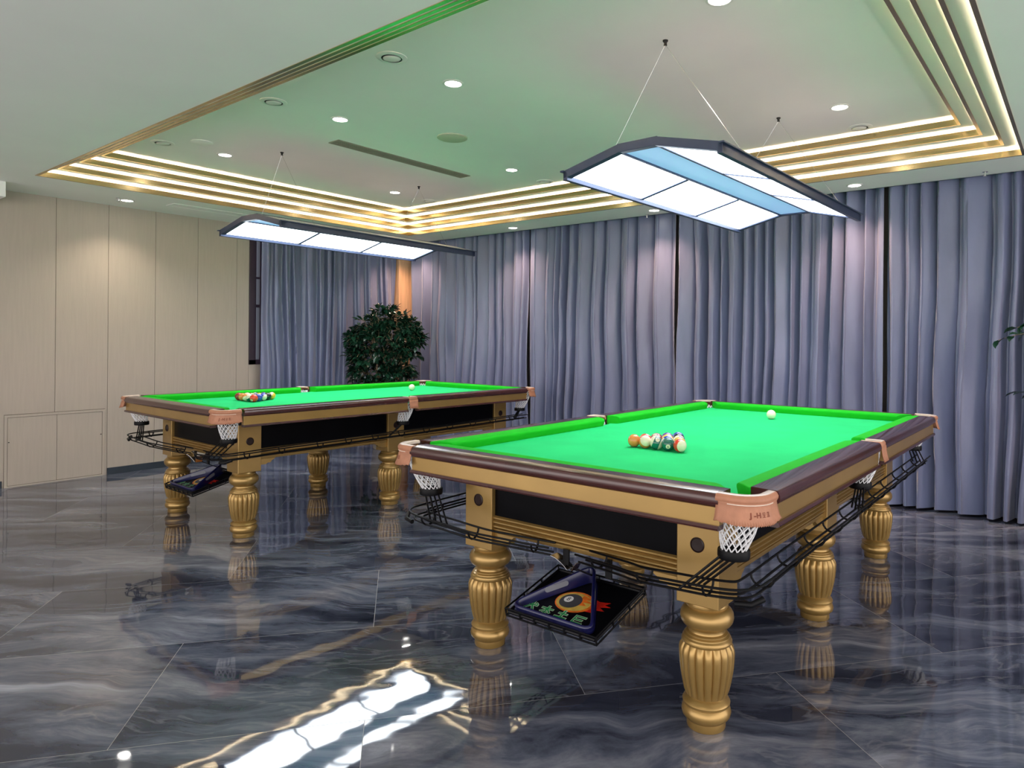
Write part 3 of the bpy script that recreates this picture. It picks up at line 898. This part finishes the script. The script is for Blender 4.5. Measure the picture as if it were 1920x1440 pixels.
        b = MB(); b.lathe([(0.036, 0.668), (0.047, 0.668), (0.048, 0.662), (0.048, 0.648), (0.046, 0.642), (0.036, 0.642), (0.036, 0.668)], 32, c=nc1, caps=False)
        b.build('net_ring', m_black, e)
    for sy in (-1, 1):
        e = empty('middle_pocket', (0, sy * HY_, -0.008), parent=T)
        s_ = -sy
        P = [(-0.043, s_ * 0.085), (-0.043, s_ * 0.012), (-0.036, s_ * 0.003), (-0.028, 0.0), (0.028, 0.0), (0.036, s_ * 0.003), (0.043, s_ * 0.012), (0.043, s_ * 0.085)]
        if sy > 0: P = P[::-1]
        pr = [(0.002, 0.828), (-0.002, 0.832), (-0.001, 0.844), (0.004, 0.853), (0.010, 0.854), (0.013, 0.851), (0.013, 0.842)]
        b = MB(); b.sweep(pr, [(x, y, 0) for x, y in P])
        b.mi = [1 if (i % 7) in (3, 4, 5) else 0 for i in range(len(b.mi))]
        b.build('pocket_leather', [m_leather, m_leather_sheen], e, smooth=50)
        b = MB()
        v = []; rows = [(0.832, 0.0), (0.815, -0.001), (0.790, -0.005), (0.766, -0.012)]
        for z, off in rows:
            for i in range(9):
                v.append((-0.040 + 0.01 * i, -off * s_ * -1 * -1 if False else s_ * off, z + (0.003 * (i % 2) if z < 0.775 else 0)))
        b.add(v, [(r_ * 9 + i, r_ * 9 + i + 1, r_ * 9 + i + 10, r_ * 9 + i + 9) for r_ in range(3) for i in range(8)])
        o = b.build('leather_flap', m_leather, e, smooth=50)
        so = o.modifiers.new('solid', 'SOLIDIFY'); so.thickness = 0.003; so.offset = 0
        netmesh(0.822, 0.668, 0.040, 0.037, (0, s_ * 0.055), (-0.03, s_ * 0.09)).build('net', m_net, e)
        b = MB(); b.lathe([(0.036, 0.668), (0.047, 0.668), (0.048, 0.662), (0.048, 0.648), (0.046, 0.642), (0.036, 0.642), (0.036, 0.668)], 32, c=(-0.03, s_ * 0.09), caps=False)
        b.build('net_ring', m_black, e)
    # --- ball return tracks
    def smooth_path(pts, n=5):
        out_ = []
        for i in range(len(pts) - 1):
            p0, p1, p2, p3 = [Vector(pts[max(0, min(len(pts) - 1, j))]) for j in (i - 1, i, i + 1, i + 2)]
            for k_ in range(n):
                t_ = k_ / n
                out_.append(0.5 * ((2 * p1) + (p2 - p0) * t_ + (2 * p0 - 5 * p1 + 4 * p2 - p3) * t_ ** 2 + (3 * p1 - p0 - 3 * p2 + p3) * t_ ** 3))
        out_.append(Vector(pts[-1])); return out_
    def offs(path, a, h):
        o_ = []
        for i, p in enumerate(path):
            d = path[min(i + 1, len(path) - 1)] - path[max(i - 1, 0)]
            d = Vector((d.x, d.y, 0)).normalized(); nn = Vector((-d.y, d.x, 0))
            o_.append(p + nn * a + Vector((0, 0, h)))
        return o_
    for sy in (-1, 1):
        tr = empty('ball_return', (0, 0, 0), parent=T)
        yo = sy * (HY_ - 0.070)
        end_y = sy * 0.07 + 0.02
        main = [(HX - 0.10, yo, 0.575), (1.0, yo, 0.570), (0.3, yo, 0.560), (-0.4, yo, 0.552), (-1.0, yo, 0.545), (-HX + 0.17, yo, 0.540), (-HX + 0.085, yo - sy * 0.015, 0.538),
                (-HX + 0.055, yo - sy * 0.09, 0.535), (-HX + 0.065, sy * 0.50, 0.524), (-HX + 0.085, sy * 0.36, 0.510), (-HX + 0.15, sy * 0.24, 0.490), (-HX + 0.20, end_y, 0.478)]
        path = smooth_path(main, 6)
        b = MB()
        for a, h in ((-0.017, 0), (0.017, 0), (-0.035, 0.030), (0.035, 0.030)):
            b.tube(offs(path, a, h), 0.0040, 7)
        acc = 0.0; nxt = 0.12
        for i in range(1, len(path)):
            acc += (path[i] - path[i - 1]).length
            if acc > nxt:
                nxt += 0.24
                ps = []
                for k_ in range(9):
                    th_ = PI + PI * k_ / 8
                    ps.append(offs(path, 0.037 * math.cos(th_), 0.030 + 0.036 * math.sin(th_))[i])
                b.tube(ps, 0.0040, 6)
        # chutes from rings to track
        for (rx, ry, tx, ty, tz) in [(-HX + 0.115, sy * (HY_ - 0.125), -HX + 0.060, sy * (HY_ - 0.235), 0.538),
                                     (-0.03, sy * (HY_ - 0.09), -0.16, yo, 0.565), (HX - 0.115, sy * (HY_ - 0.125), HX - 0.24, yo, 0.582)]:
            dv = Vector((tx - rx, ty - ry, 0)).normalized(); sd = Vector((-dv.y, dv.x, 0))
            for k_ in (-1, -0.33, 0.33, 1):
                s = Vector((rx, ry, 0.645)) + (sd * 0.018 + dv * 0.036) * k_
                e_ = Vector((tx, ty, tz)) + (sd * 0.024 + dv * 0.036) * k_
                b.tube([s, e_], 0.0040, 6)
        # rest of the return
        b.build('wire_track', m_black, tr)
        # rubber stopper at the near corner
        b = MB(); b.tube([(-HX + 0.045, yo - sy * 0.02, 0.526), (-HX + 0.055, yo + sy * 0.025, 0.530), (-HX + 0.085, yo + sy * 0.050, 0.544)], 0.009, 10)
        b.build('rubber_stop', m_black, tr)
    # --- hanging straps and tray basket at the short end
    bt = empty('tray_basket', (0, 0, 0), parent=T)
    xf, xb, y0, y1, zf, zb = -HX + 0.118, -HX + 0.44, -0.172, 0.242, 0.235, 0.315
    def tp(u, v, h=0.0):      # u 0..1 front->back, v along y from y0 to y1, h above the sloping floor
        return (xf + (xb - xf) * u - 0.24 * h, y0 + (y1 - y0) * v, zf + (zb - zf) * u + h)
    b = MB()
    for h in (0.0, 0.028):
        b.tube([tp(0, 0, h), tp(0, 1, h), tp(1, 1, h), tp(1, 0, h)], 0.0042, 8, closed=True)
    for v_ in (0, 1):
        for u_ in (0, 0.33, 0.66, 1): b.tube([tp(u_, v_, 0), tp(u_, v_, 0.028)], 0.0036, 6)
    for k_ in range(1, 6):
        for u_ in (0, 1): b.tube([tp(u_, k_ / 6, 0), tp(u_, k_ / 6, 0.028)], 0.0036, 6)
    for k_ in range(1, 6): b.tube([tp(0, k_ / 6, 0), tp(1, k_ / 6, 0)], 0.003, 6)
    b.build('wire_frame', m_black, bt)
    def flat(pts, th, w_):
        b = MB()
        for i in range(len(pts) - 1):
            p, q = Vector(pts[i]), Vector(pts[i + 1])
            v = [r_ + Vector((dx_, dy_, 0)) for r_ in (p, q) for dx_, dy_ in ((-th, -w_), (th, -w_), (th, w_), (-th, w_))]
            b.add(v, [(0, 1, 2, 3), (4, 7, 6, 5), (0, 4, 5, 1), (1, 5, 6, 2), (2, 6, 7, 3), (3, 7, 4, 0)])
        b.build('strap', m_black, bt, smooth=0)
    flat([(-HX + 0.225, 0.042, 0.497), (-HX + 0.225, 0.042, 0.440), (-HX + 0.30, 0.038, 0.40), tp(0.95, 0.5, 0.03)], 0.004, 0.013)
    flat([(-HX + 0.225, -0.148, 0.497), (-HX + 0.225, -0.148, 0.430), (-HX + 0.34, -0.160, 0.375), tp(1, 0.01, 0.02)], 0.004, 0.013)
    for sy in (-1, 1):
        b = MB()
        v = []
        for k_ in range(6):
            t_ = k_ / 5
            for w_ in (-0.022, 0.022):
                for h_ in (0, 0.002):
                    v.append((-HX + 0.205 + 0.03 * t_ + w_, 0.02 + sy * (0.065 - 0.055 * t_), 0.474 - 0.020 * t_ - 0.030 * t_ * t_ + h_))
        b.add(v, [f for k_ in range(5) for f in ((k_ * 4, k_ * 4 + 4, k_ * 4 + 6, k_ * 4 + 2), (k_ * 4 + 1, k_ * 4 + 3, k_ * 4 + 7, k_ * 4 + 5), (k_ * 4, k_ * 4 + 1, k_ * 4 + 5, k_ * 4 + 4), (k_ * 4 + 2, k_ * 4 + 6, k_ * 4 + 7, k_ * 4 + 3))] + [(0, 2, 3, 1), (20, 21, 23, 22)])
        b.build('ball_deflector', m_steel, bt, smooth=60)
    b = MB()       # navy tray with printed floor
    v = [tp(u_, v_, h) for h in (0.004, 0.010) for u_, v_ in ((0.02, 0.02), (0.02, 0.98), (0.98, 0.98), (0.98, 0.02))]
    b.add(v, [(0, 1, 2, 3), (4, 7, 6, 5), (0, 4, 5, 1), (1, 5, 6, 2), (2, 6, 7, 3), (3, 7, 4, 0)])
    for (ua, va, ub, vb) in ((0.02, 0.02, 0.02, 0.98), (0.02, 0.98, 0.98, 0.98), (0.98, 0.98, 0.98, 0.02), (0.98, 0.02, 0.02, 0.02)):
        b.tube([tp(ua, va, 0.012), tp(ub, vb, 0.012)], 0.007, 8)
    b.build('printed_tray', m_mat_blk, bt)
    # prints: coordinates right (from v=1 to 0) and up (u)
    Wt, Dt = (y1 - y0), math.hypot(xb - xf, zb - zf)
    def pp(x, y, h):  # x metres from the left edge, y metres from the front edge
        return tp(y / Dt, 1 - x / Wt, 0.0104 + h)
    def blob(pts, mat, h, nm):
        b = MB(); c_ = (sum(p[0] for p in pts) / len(pts), sum(p[1] for p in pts) / len(pts))
        b.add([pp(*p, h) for p in pts], [tuple(range(len(pts)))])
        return b.build(nm, mat, bt, smooth=0, fix=False)
    def circ(cx_, cy_, rx, ry, n=28, a0=0, a1=2 * PI): return [(cx_ + rx * math.cos(a0 + (a1 - a0) * i / n), cy_ + ry * math.sin(a0 + (a1 - a0) * i / n)) for i in range(n)]
    ex, ey = 0.185, 0.165
    fl_ = [(x_ + 0.012, y_ - 0.01) for x_, y_ in [(0.20, 0.235), (0.25, 0.225), (0.28, 0.215), (0.325, 0.225), (0.31, 0.205), (0.34, 0.20), (0.30, 0.185), (0.33, 0.17), (0.28, 0.16), (0.30, 0.145), (0.25, 0.14), (0.20, 0.12)]]
    blob(fl_, m_pr_red, 0.0002, 'flame_print')
    blob(circ(ex + 0.018, ey, 0.082, 0.064), m_pr_or, 0.0004, 'flame_print')
    blob(circ(ex + 0.014, ey, 0.074, 0.056), m_pr_yel, 0.0006, 'flame_print')
    blob([(0.215, 0.215), (0.27, 0.200), (0.235, 0.192), (0.285, 0.182), (0.235, 0.175), (0.26, 0.16), (0.215, 0.15)], m_pr_or, 0.0008, 'flame_print')
    blob(circ(ex, ey, 0.046, 0.044), m_pr_grey, 0.0010, 'ball_print')
    blob(circ(ex - 0.014, ey + 0.006, 0.019, 0.019), m_pr_white, 0.0012, 'ball_print')
    tv, tf = text_mesh('8', 0.030)
    b = MB(); b.add([pp(ex - 0.014 + a_, ey + 0.006 + c_, 0.0014) for a_, c_, _ in tv], tf); b.build('number_print', m_mat_blk, bt, smooth=0, fix=False)
    strokes = [
        [(-.02, .006, .02, .006, .007), (0, .02, 0, .006, .007), (0, .006, -.018, -.018, .007), (0, .006, .018, -.018, .007), (.012, .016, .018, .012, .006)],
        [(-.02, .008, .02, .008, .007), (0, .02, 0, -.018, .007), (0, .006, -.018, -.010, .006), (0, .006, .018, -.010, .006), (-.008, -.012, .008, -.012, .005)],
        [(-.014, .006, .014, .006, .007), (0, .02, 0, -.014, .008), (-.02, -.014, .02, -.014, .008)],
        [(-.016, .016, .018, .016, .007), (-.016, .016, -.016, -.016, .007), (-.016, -.016, .018, -.016, .007), (-.016, 0, .012, 0, .007)]]
    for gi, st in enumerate(strokes):
        gx = 0.060 + gi * 0.074; gy = 0.078
        for wid, mt, hh in ((1.0, m_pr_pale, 0.0006), (0.6, m_pr_green, 0.0010)):
            b = MB()
            for si, (ax, ay, bx, by, wd) in enumerate(st):
                sk = 1.15
                A = Vector((ax * sk, ay * sk)); B_ = Vector((bx * sk, by * sk)); d_ = (B_ - A).normalized(); n_ = Vector((-d_.y, d_.x))
                w2_ = wd * wid * 0.82; ext = w2_ * 0.9
                q = [A - d_ * ext + n_ * w2_, A - d_ * ext - n_ * w2_, B_ + d_ * ext - n_ * w2_, B_ + d_ * ext + n_ * w2_]
                b.add([pp(gx + p.x, gy + p.y, hh + si * 0.00004) for p in q], [(0, 1, 2, 3)])
            b.build('character_print', mt, bt, smooth=0, fix=False)
    # small white star and dots at the back left of the print
    sp = []
    for k_ in range(10):
        r_ = 0.010 if k_ % 2 == 0 else 0.004
        sp.append((0.105 + r_ * math.sin(k_ * PI / 5), 0.262 + r_ * math.cos(k_ * PI / 5)))
    blob(sp, m_pr_white, 0.0008, 'star_print')
    return T
table1 = make_table()
table2 = copy_tree(table1)
A1 = R(-0.06); A2 = R(-1.19)
def place(T, x0, y0, a, L2=HX, W2=0.780):
    T.location = (x0 + L2 * math.cos(a) - W2 * math.sin(a), y0 + L2 * math.sin(a) + W2 * math.cos(a), 0); T.rotation_euler = (0, 0, a)
place(table1, 1.8116, 0.718, A1)
place(table2, 1.9562, 4.0341, A2)
tag(table1, 'near green-cloth billiard table on fluted gold legs, at the right', 'billiard table', 'gold-legged billiard tables')
tag(table2, 'far green-cloth billiard table on fluted gold legs, by the beige wall', 'billiard table', 'gold-legged billiard tables')

# ---------------------------------------------------------------- triangle racks lying in the trays
def make_triangle():
    t = empty('triangle_rack')
    # local: front edge at x=0.03, apex at back; slope follows the tray
    sl = math.atan2(0.08, 0.322)
    b = MB()
    P = [(0.006, -0.186), (0.006, 0.186), (0.305, 0.0)]
    def rnd(P, r, n=5):
        out = []
        for i in range(3):
            p = Vector(P[i]); a = (Vector(P[i - 1]) - p).normalized(); c = (Vector(P[(i + 1) % 3]) - p).normalized()
            for k in range(n + 1):
                t_ = k / n
                s_ = p + a * r * (1 - t_) ** 2 * 1.0 + c * r * t_ ** 2
                out.append(s_)
        return out
    ring = rnd(P, 0.045)
    n_ = len(ring); cen = Vector((0.11, 0.0))
    def hgt(p): return 0.026 + 0.036 * min(1, max(0, (p.x - 0.02) / 0.20))
    def loop(dfun, zfun):
        out = []
        for i in range(n_):
            d0 = (ring[i] - ring[i - 1]); d1 = (ring[(i + 1) % n_] - ring[i])
            d = (d0.normalized() + d1.normalized()).normalized(); nn = Vector((d.y, -d.x))
            if nn.dot(ring[i] - cen) < 0: nn = -nn
            q = ring[i] + nn * dfun; out.append((q.x, q.y, zfun(ring[i])))
        return out
    L_ = [loop(-0.004, lambda p: 0.0), loop(-0.004, hgt), loop(-0.001, lambda p: hgt(p) + 0.003), loop(0.005, lambda p: hgt(p) + 0.002), loop(0.008, lambda p: hgt(p) - 0.004),
          loop(0.004, lambda p: hgt(p) - 0.006), loop(0.004, lambda p: 0.008), loop(0.009, lambda p: 0.006), loop(0.009, lambda p: 0.0)]
    m_ = len(L_)
    b.add([q for l in L_ for q in l], [(j * n_ + i, j * n_ + (i + 1) % n_, ((j + 1) % m_) * n_ + (i + 1) % n_, ((j + 1) % m_) * n_ + i) for j in range(m_) for i in range(n_)])
    b.build('triangle_wall', m_bluepl, t, smooth=60)
    # grip slots on the two long sides
    for sy in (-1, 1):
        p = Vector((0.165, sy * 0.0875, 0.032)); d = Vector((0.299, -sy * 0.186, 0)).normalized(); n_ = Vector((d.y, -d.x, 0))
        b = MB(); v = []
        for o_ in (-0.0055, 0.0055):
            for k in range(20):
                a = 2 * PI * k / 20
                ex = 0.038 if math.cos(a) > 0 else -0.038
                v.append(p + d * (ex + 0.011 * math.cos(a)) + n_ * o_ + Vector((0, 0, 0.011 * math.sin(a))))
        b.add(v, [tuple(range(20)), tuple(range(39, 19, -1))] + [(k, (k + 1) % 20, 20 + (k + 1) % 20, 20 + k) for k in range(20)])
        b.build('grip_slot', new_mat('slot_grey', (0.22, 0.23, 0.27), 0.5, var=0.05), t, smooth=40)
    return t, sl
tri, SL = make_triangle()
tri2 = copy_tree(tri)
for t_, T in ((tri, table1), (tri2, table2)):
    a = T.rotation_euler[2]
    loc = Vector((-HX + 0.130, 0.045, 0.2525)); loc.rotate(Matrix.Rotation(a, 3, 'Z'))
    t_.location = Vector(T.location) + loc
    t_.rotation_mode = 'XYZ'; t_.rotation_euler = (0, -SL, a)
tag(tri, 'navy plastic triangle rack lying in the wire tray under the near table', 'triangle rack', 'navy triangle racks')
tag(tri2, 'navy plastic triangle rack lying in the wire tray under the far table', 'triangle rack', 'navy triangle racks')

# ---------------------------------------------------------------- balls
BR = 0.0286
COL = {1: (0.80, 0.50, 0.04), 2: (0.03, 0.07, 0.45), 3: (0.72, 0.05, 0.02), 4: (0.14, 0.07, 0.36), 5: (0.75, 0.26, 0.06), 6: (0.005, 0.13, 0.10), 7: (0.30, 0.02, 0.02), 0: (0, 0, 0)}
NAME = {1: 'yellow', 2: 'blue', 3: 'red', 4: 'purple', 5: 'orange', 6: 'dark green', 7: 'maroon'}
m_ivory = new_mat('ivory_ball', (0.80, 0.74, 0.56), 0.12, coat=0.6, var=0.02)
m_ballblk = new_mat('black_ball', (0.01, 0.01, 0.01), 0.12, coat=0.6, var=0.05)
ballm = {k: new_mat('ball_' + n.replace(' ', '_'), COL[k], 0.12, coat=0.6, var=0.04) for k, n in NAME.items()}
def ball_mesh(num):
    b = MB(); nu, nv = 36, 24
    stripe = num > 8
    mats = [m_ivory] if num == 0 else ([m_ballblk] if num == 8 else ([ballm[num]] if num < 8 else [m_ivory, ballm[num - 8]]))
    lat = [-PI / 2 + PI * j / nv for j in range(nv + 1)]
    v = [(0, 0, -BR)] + [(BR * math.cos(t) * math.cos(2 * PI * i / nu), BR * math.cos(t) * math.sin(2 * PI * i / nu), BR * math.sin(t)) for t in lat[1:-1] for i in range(nu)] + [(0, 0, BR)]
    f = []; mi = []
    def idx(j, i): return 1 + (j - 1) * nu + i % nu
    for j in range(nv):
        mid = (lat[j] + lat[j + 1]) / 2
        mm = 1 if (stripe and abs(mid) < R(30)) else 0
        for i in range(nu):
            if j == 0: f.append((0, idx(1, i + 1), idx(1, i)))
            elif j == nv - 1: f.append((idx(j, i), idx(j, i + 1), len(v) - 1))
            else: f.append((idx(j, i), idx(j, i + 1), idx(j + 1, i + 1), idx(j + 1, i)))
            mi.append(mm)
    b.v = v; b.f = f; b.mi = mi
    return b, mats
def onto(p, k):    # (y, z) decal plane -> sphere facing +x
    y, z = p; x = math.sqrt(max(1e-9, (BR * k) ** 2 - y * y - z * z)); return (x, y, z)
ball_proto = {}
def make_ball(num):
    if num in ball_proto:
        return copy_tree(ball_proto[num])
    b, mats = ball_mesh(num)
    nm = 'cue_ball' if num == 0 else ('striped_ball' if num > 8 else 'solid_ball')
    o = b.build(nm, mats, smooth=180, fix=False)
    if num:
        d = MB(); rings = 4; n = 20; v = [onto((0, 0), 1.003)]
        for r in range(1, rings + 1):
            for i in range(n): v.append(onto((0.0098 * r / rings * math.cos(2 * PI * i / n), 0.0098 * r / rings * math.sin(2 * PI * i / n)), 1.003))
        f = [(0, 1 + i, 1 + (i + 1) % n) for i in range(n)]
        for r in range(1, rings):
            f += [(1 + (r - 1) * n + i, 1 + r * n + i, 1 + r * n + (i + 1) % n, 1 + (r - 1) * n + (i + 1) % n) for i in range(n)]
        d.add(v, f); s = d.build('number_spot', m_ivory, o, smooth=180, fix=False)
        tv, tf = text_mesh(str(num), 0.0145)
        d = MB(); d.add([onto((x, y), 1.010) for x, y, _ in tv], tf)
        d.build('number', m_ballblk, s, smooth=180, fix=False)
    ball_proto[num] = o
    return o
def bdesc(n):
    if n == 8: return 'black ball'
    if n < 8: return 'solid ' + NAME[n] + ' ball'
    return 'ivory ball with ' + NAME[n - 8] + ' stripe'
ROWN = ['front', 'second', 'third', 'fourth']
def rack(order, x0, y0, a, table, spins, zb=0.80):
    # row 0 = base row of five nearest the camera, runs from the right (index 0) leftwards
    k = 0
    for r in range(5):
        n = 5 - r
        for i in range(n):          # i counts from the left as seen
            num = order[k]
            lx = r * BR * 2 * math.cos(PI / 6) * 1.002; ly = (n - 1 - i) * 2 * BR * 1.002 + r * BR * 1.001
            x = x0 + lx * math.cos(a) - ly * math.sin(a); y = y0 + lx * math.sin(a) + ly * math.cos(a)
            o = make_ball(num)
            o.location = (x, y, zb + BR + 0.0003)
            sp = spins.get(k)
            rn = random.Random(num * 31 + k * 7 + int(y0 * 10))
            o.rotation_euler = sp if sp else (rn.uniform(-1.2, 1.2), rn.uniform(-1.2, 1.2), rn.uniform(0, 6.28))
            pos = 'apex' if r == 4 else ('%s row, %s' % (ROWN[r], {0: 'left end', n - 1: 'right end'}.get(i, {1: 'second', 2: 'third', 3: 'fourth'}.get(i, '') + ' from left')))
            tag(o, '%s, %s table rack, %s' % (bdesc(num), table, pos), 'billiard ball', 'racked balls on the %s table' % table)
            k += 1
# ball 14 shows its number up and left; 6 shows it low right
sp1 = {0: (0.3, 0.2, 0.4), 1: (R(20), R(-62), R(20)), 2: (R(62), R(-38), R(222)), 3: (0, R(14), R(208)), 4: (R(90), 0, R(-28))}
rack([5, 13, 14, 6, 11, 3, 15, 10, 9, 7, 1, 12, 4, 8, 2], 2.632, 1.384, A1, 'near', sp1)
sp2 = {4: (0.2, 2.6, 0.4), 13: (R(10), R(-20), R(215))}
rack([7, 5, 13, 14, 3, 11, 15, 6, 2, 12, 1, 10, 4, 8, 9], 2.627, 4.886, A2, 'far', sp2)
for (x, y, tb) in ((4.126, 1.545, 'near'), (4.17, 4.955, 'far')):
    o = make_ball(0)
    o.location = (x, y, 0.80 + BR + 0.0003)
    tag(o, 'plain ivory cue ball alone near the back end of the %s table' % tb, 'billiard ball')

# ---------------------------------------------------------------- plants
def leaf(b, p, d, up, L_, W_):
    d = d.normalized(); s = d.cross(up)
    if s.length < 1e-3: s = d.cross(Vector((1, 0, 0)))
    s.normalize(); n = s.cross(d).normalized()
    pts = []; secs = [(0, 0.0, 0), (0.25, 0.42, 0.02), (0.55, 0.5, 0.0), (0.82, 0.26, -0.06), (1.0, 0.0, -0.14)]
    v = []
    for t, wd, dr in secs:
        c = p + d * L_ * t + n * L_ * dr
        if wd == 0: v.append([c])
        else: v.append([c + s * W_ * wd + n * W_ * 0.16, c, c - s * W_ * wd + n * W_ * 0.16])
    V = [q for g in v for q in g]
    b.add(V, [(0, 1, 2), (0, 2, 3), (1, 4, 5, 2), (2, 5, 6, 3), (4, 7, 8, 5), (5, 8, 9, 6), (7, 10, 8), (8, 10, 9)])
def branch_leaves(b, tw, rnd, p0, p1, n, size, wig=0.02):
    pts = [p0.lerp(p1, k / 4) + Vector((rnd.uniform(-wig, wig), rnd.uniform(-wig, wig), 0.05 * math.sin(PI * k / 4))) for k in range(5)]
    tw.tube(pts, [0.005, 0.004, 0.003, 0.0025, 0.002], 5)
    for k in range(n):
        t = 0.25 + 0.75 * k / max(1, n - 1)
        i = min(3, int(t * 4)); p = pts[i].lerp(pts[i + 1], t * 4 - i)
        out = (p1 - p0).normalized() + Vector((rnd.uniform(-1, 1), rnd.uniform(-1, 1), rnd.uniform(-1.1, 0.25)))
        leaf(b, p, out, Vector((rnd.uniform(-.4, .4), rnd.uniform(-.4, .4), 1)), size * rnd.uniform(0.75, 1.2), size * 0.55 * rnd.uniform(0.8, 1.15))
# leafy plant in the room corner
pl = empty('potted_plant', (5.07, 6.50, -0.0))
tag(pl, 'tall bushy potted plant with glossy dark leaves in the curtained corner', 'plant')
rnd = random.Random(5)
b = MB(); b.lathe([(0.12, 0), (0.13, 0.01), (0.165, 0.30), (0.175, 0.31), (0.175, 0.34), (0.155, 0.34), (0.15, 0.30)], 36, caps=False); b.lathe([(0.12, 0.0), (0.12, 0.004)], 36)
b.build('pot', m_pot, pl)
b = MB(); b.lathe([(0.151, 0.29), (0.151, 0.302)], 30); b.build('soil', m_soil, pl)
b = MB()
b.tube([(0.02, 0, 0.3), (0.03, -0.02, 0.6), (-0.01, 0.0, 0.95), (0, 0.02, 1.35)], [0.018, 0.016, 0.013, 0.008], 8)
b.tube([(-0.04, 0.02, 0.3), (-0.08, 0.04, 0.65), (-0.10, 0.02, 1.1)], [0.014, 0.012, 0.007], 8)
b.tube([(0.02, -0.05, 0.3), (0.10, -0.09, 0.65), (0.12, -0.10, 1.15)], [0.013, 0.011, 0.006], 8)
lf = MB()
# crown outline: clumps (right offset in metres, height, radius) seen from the camera side
perp = Vector((math.sin(YAW), -math.cos(YAW), 0)); dep = Vector((math.cos(YAW), math.sin(YAW), 0))
clumps = [(-0.33, 1.33, 0.13), (-0.20, 1.45, 0.17), (-0.05, 1.56, 0.16), (0.12, 1.55, 0.17), (0.26, 1.47, 0.15), (0.36, 1.35, 0.12),
          (-0.12, 1.30, 0.22), (0.12, 1.30, 0.24), (0.28, 1.22, 0.16), (-0.26, 1.13, 0.15), (-0.05, 1.08, 0.22), (0.18, 1.04, 0.20),
          (-0.28, 0.94, 0.13), (-0.12, 0.86, 0.18), (0.08, 0.82, 0.18), (0.22, 0.88, 0.13), (-0.18, 0.72, 0.14), (0.02, 0.66, 0.15), (-0.36, 1.12, 0.08), (-0.38, 1.36, 0.06), (0.42, 1.38, 0.06)]
for (cx_, cz_, cr_) in clumps:
    cz_ = 0.45 + (cz_ - 0.45) * 0.91; c = perp * cx_ * 0.94 + Vector((0, 0, cz_))
    nb = int(10 + cr_ * 80)
    for k in range(nb):
        dv = Vector((rnd.gauss(0, 1), rnd.gauss(0, 1), rnd.gauss(0, 1))).normalized()
        tip = c + perp * dv.x * cr_ + dep * (dv.y * min(0.20, cr_ * 1.1) - 0.02) + Vector((0, 0, dv.z * cr_))
        st = c * 0.75 + Vector((0, 0, cz_ * 0.25 - 0.05))
        branch_leaves(lf, b, rnd, st.lerp(tip, 0.35), tip, 9, 0.080)
b.build('stems', m_bark, pl)
lf.build('foliage', m_leaf, pl, smooth=60, fix=False)
# second plant, at the right edge of the picture
pl2 = empty('potted_plant', (5.24, 0.06, 0))
tag(pl2, 'potted plant at the right edge, only a few leaves showing', 'plant')
b = MB(); b.lathe([(0.12, 0), (0.13, 0.01), (0.165, 0.30), (0.175, 0.31), (0.175, 0.34), (0.155, 0.34), (0.15, 0.30)], 36, caps=False); b.lathe([(0.12, 0.0), (0.12, 0.004)], 36)
b.build('pot', m_pot, pl2)
b = MB(); b.lathe([(0.151, 0.29), (0.151, 0.302)], 30); b.build('soil', m_soil, pl2)
b = MB(); lf = MB(); rnd = random.Random(9)
b.tube([(0.0, 0, 0.3), (0.02, -0.02, 0.7), (-0.01, 0.0, 1.1), (0, 0.02, 1.5)], [0.018, 0.016, 0.013, 0.008], 8)
branch_leaves(lf, b, rnd, Vector((0, 0.02, 1.30)), Vector((0.02, 0.40, 1.30)), 9, 0.075, 0.006)
branch_leaves(lf, b, rnd, Vector((0, 0.02, 1.36)), Vector((0.02, 0.30, 1.38)), 9, 0.078, 0.006)
branch_leaves(lf, b, rnd, Vector((0, 0.02, 0.80)), Vector((0.02, 0.285, 0.97)), 6, 0.085, 0.006)
for k in range(120):
    zc = rnd.uniform(0.7, 1.65); rmax = 0.26 if 0.95 < zc < 1.45 else 0.2
    a = rnd.uniform(0, 2 * PI); tip = Vector((rmax * math.cos(a), -0.06 + rmax * math.sin(a) * 0.8, zc))
    branch_leaves(lf, b, rnd, Vector((0, 0, zc - 0.12)), tip, 8, 0.078)
b.build('stems', m_bark, pl2)
lf.build('foliage', m_leaf, pl2, smooth=60, fix=False)
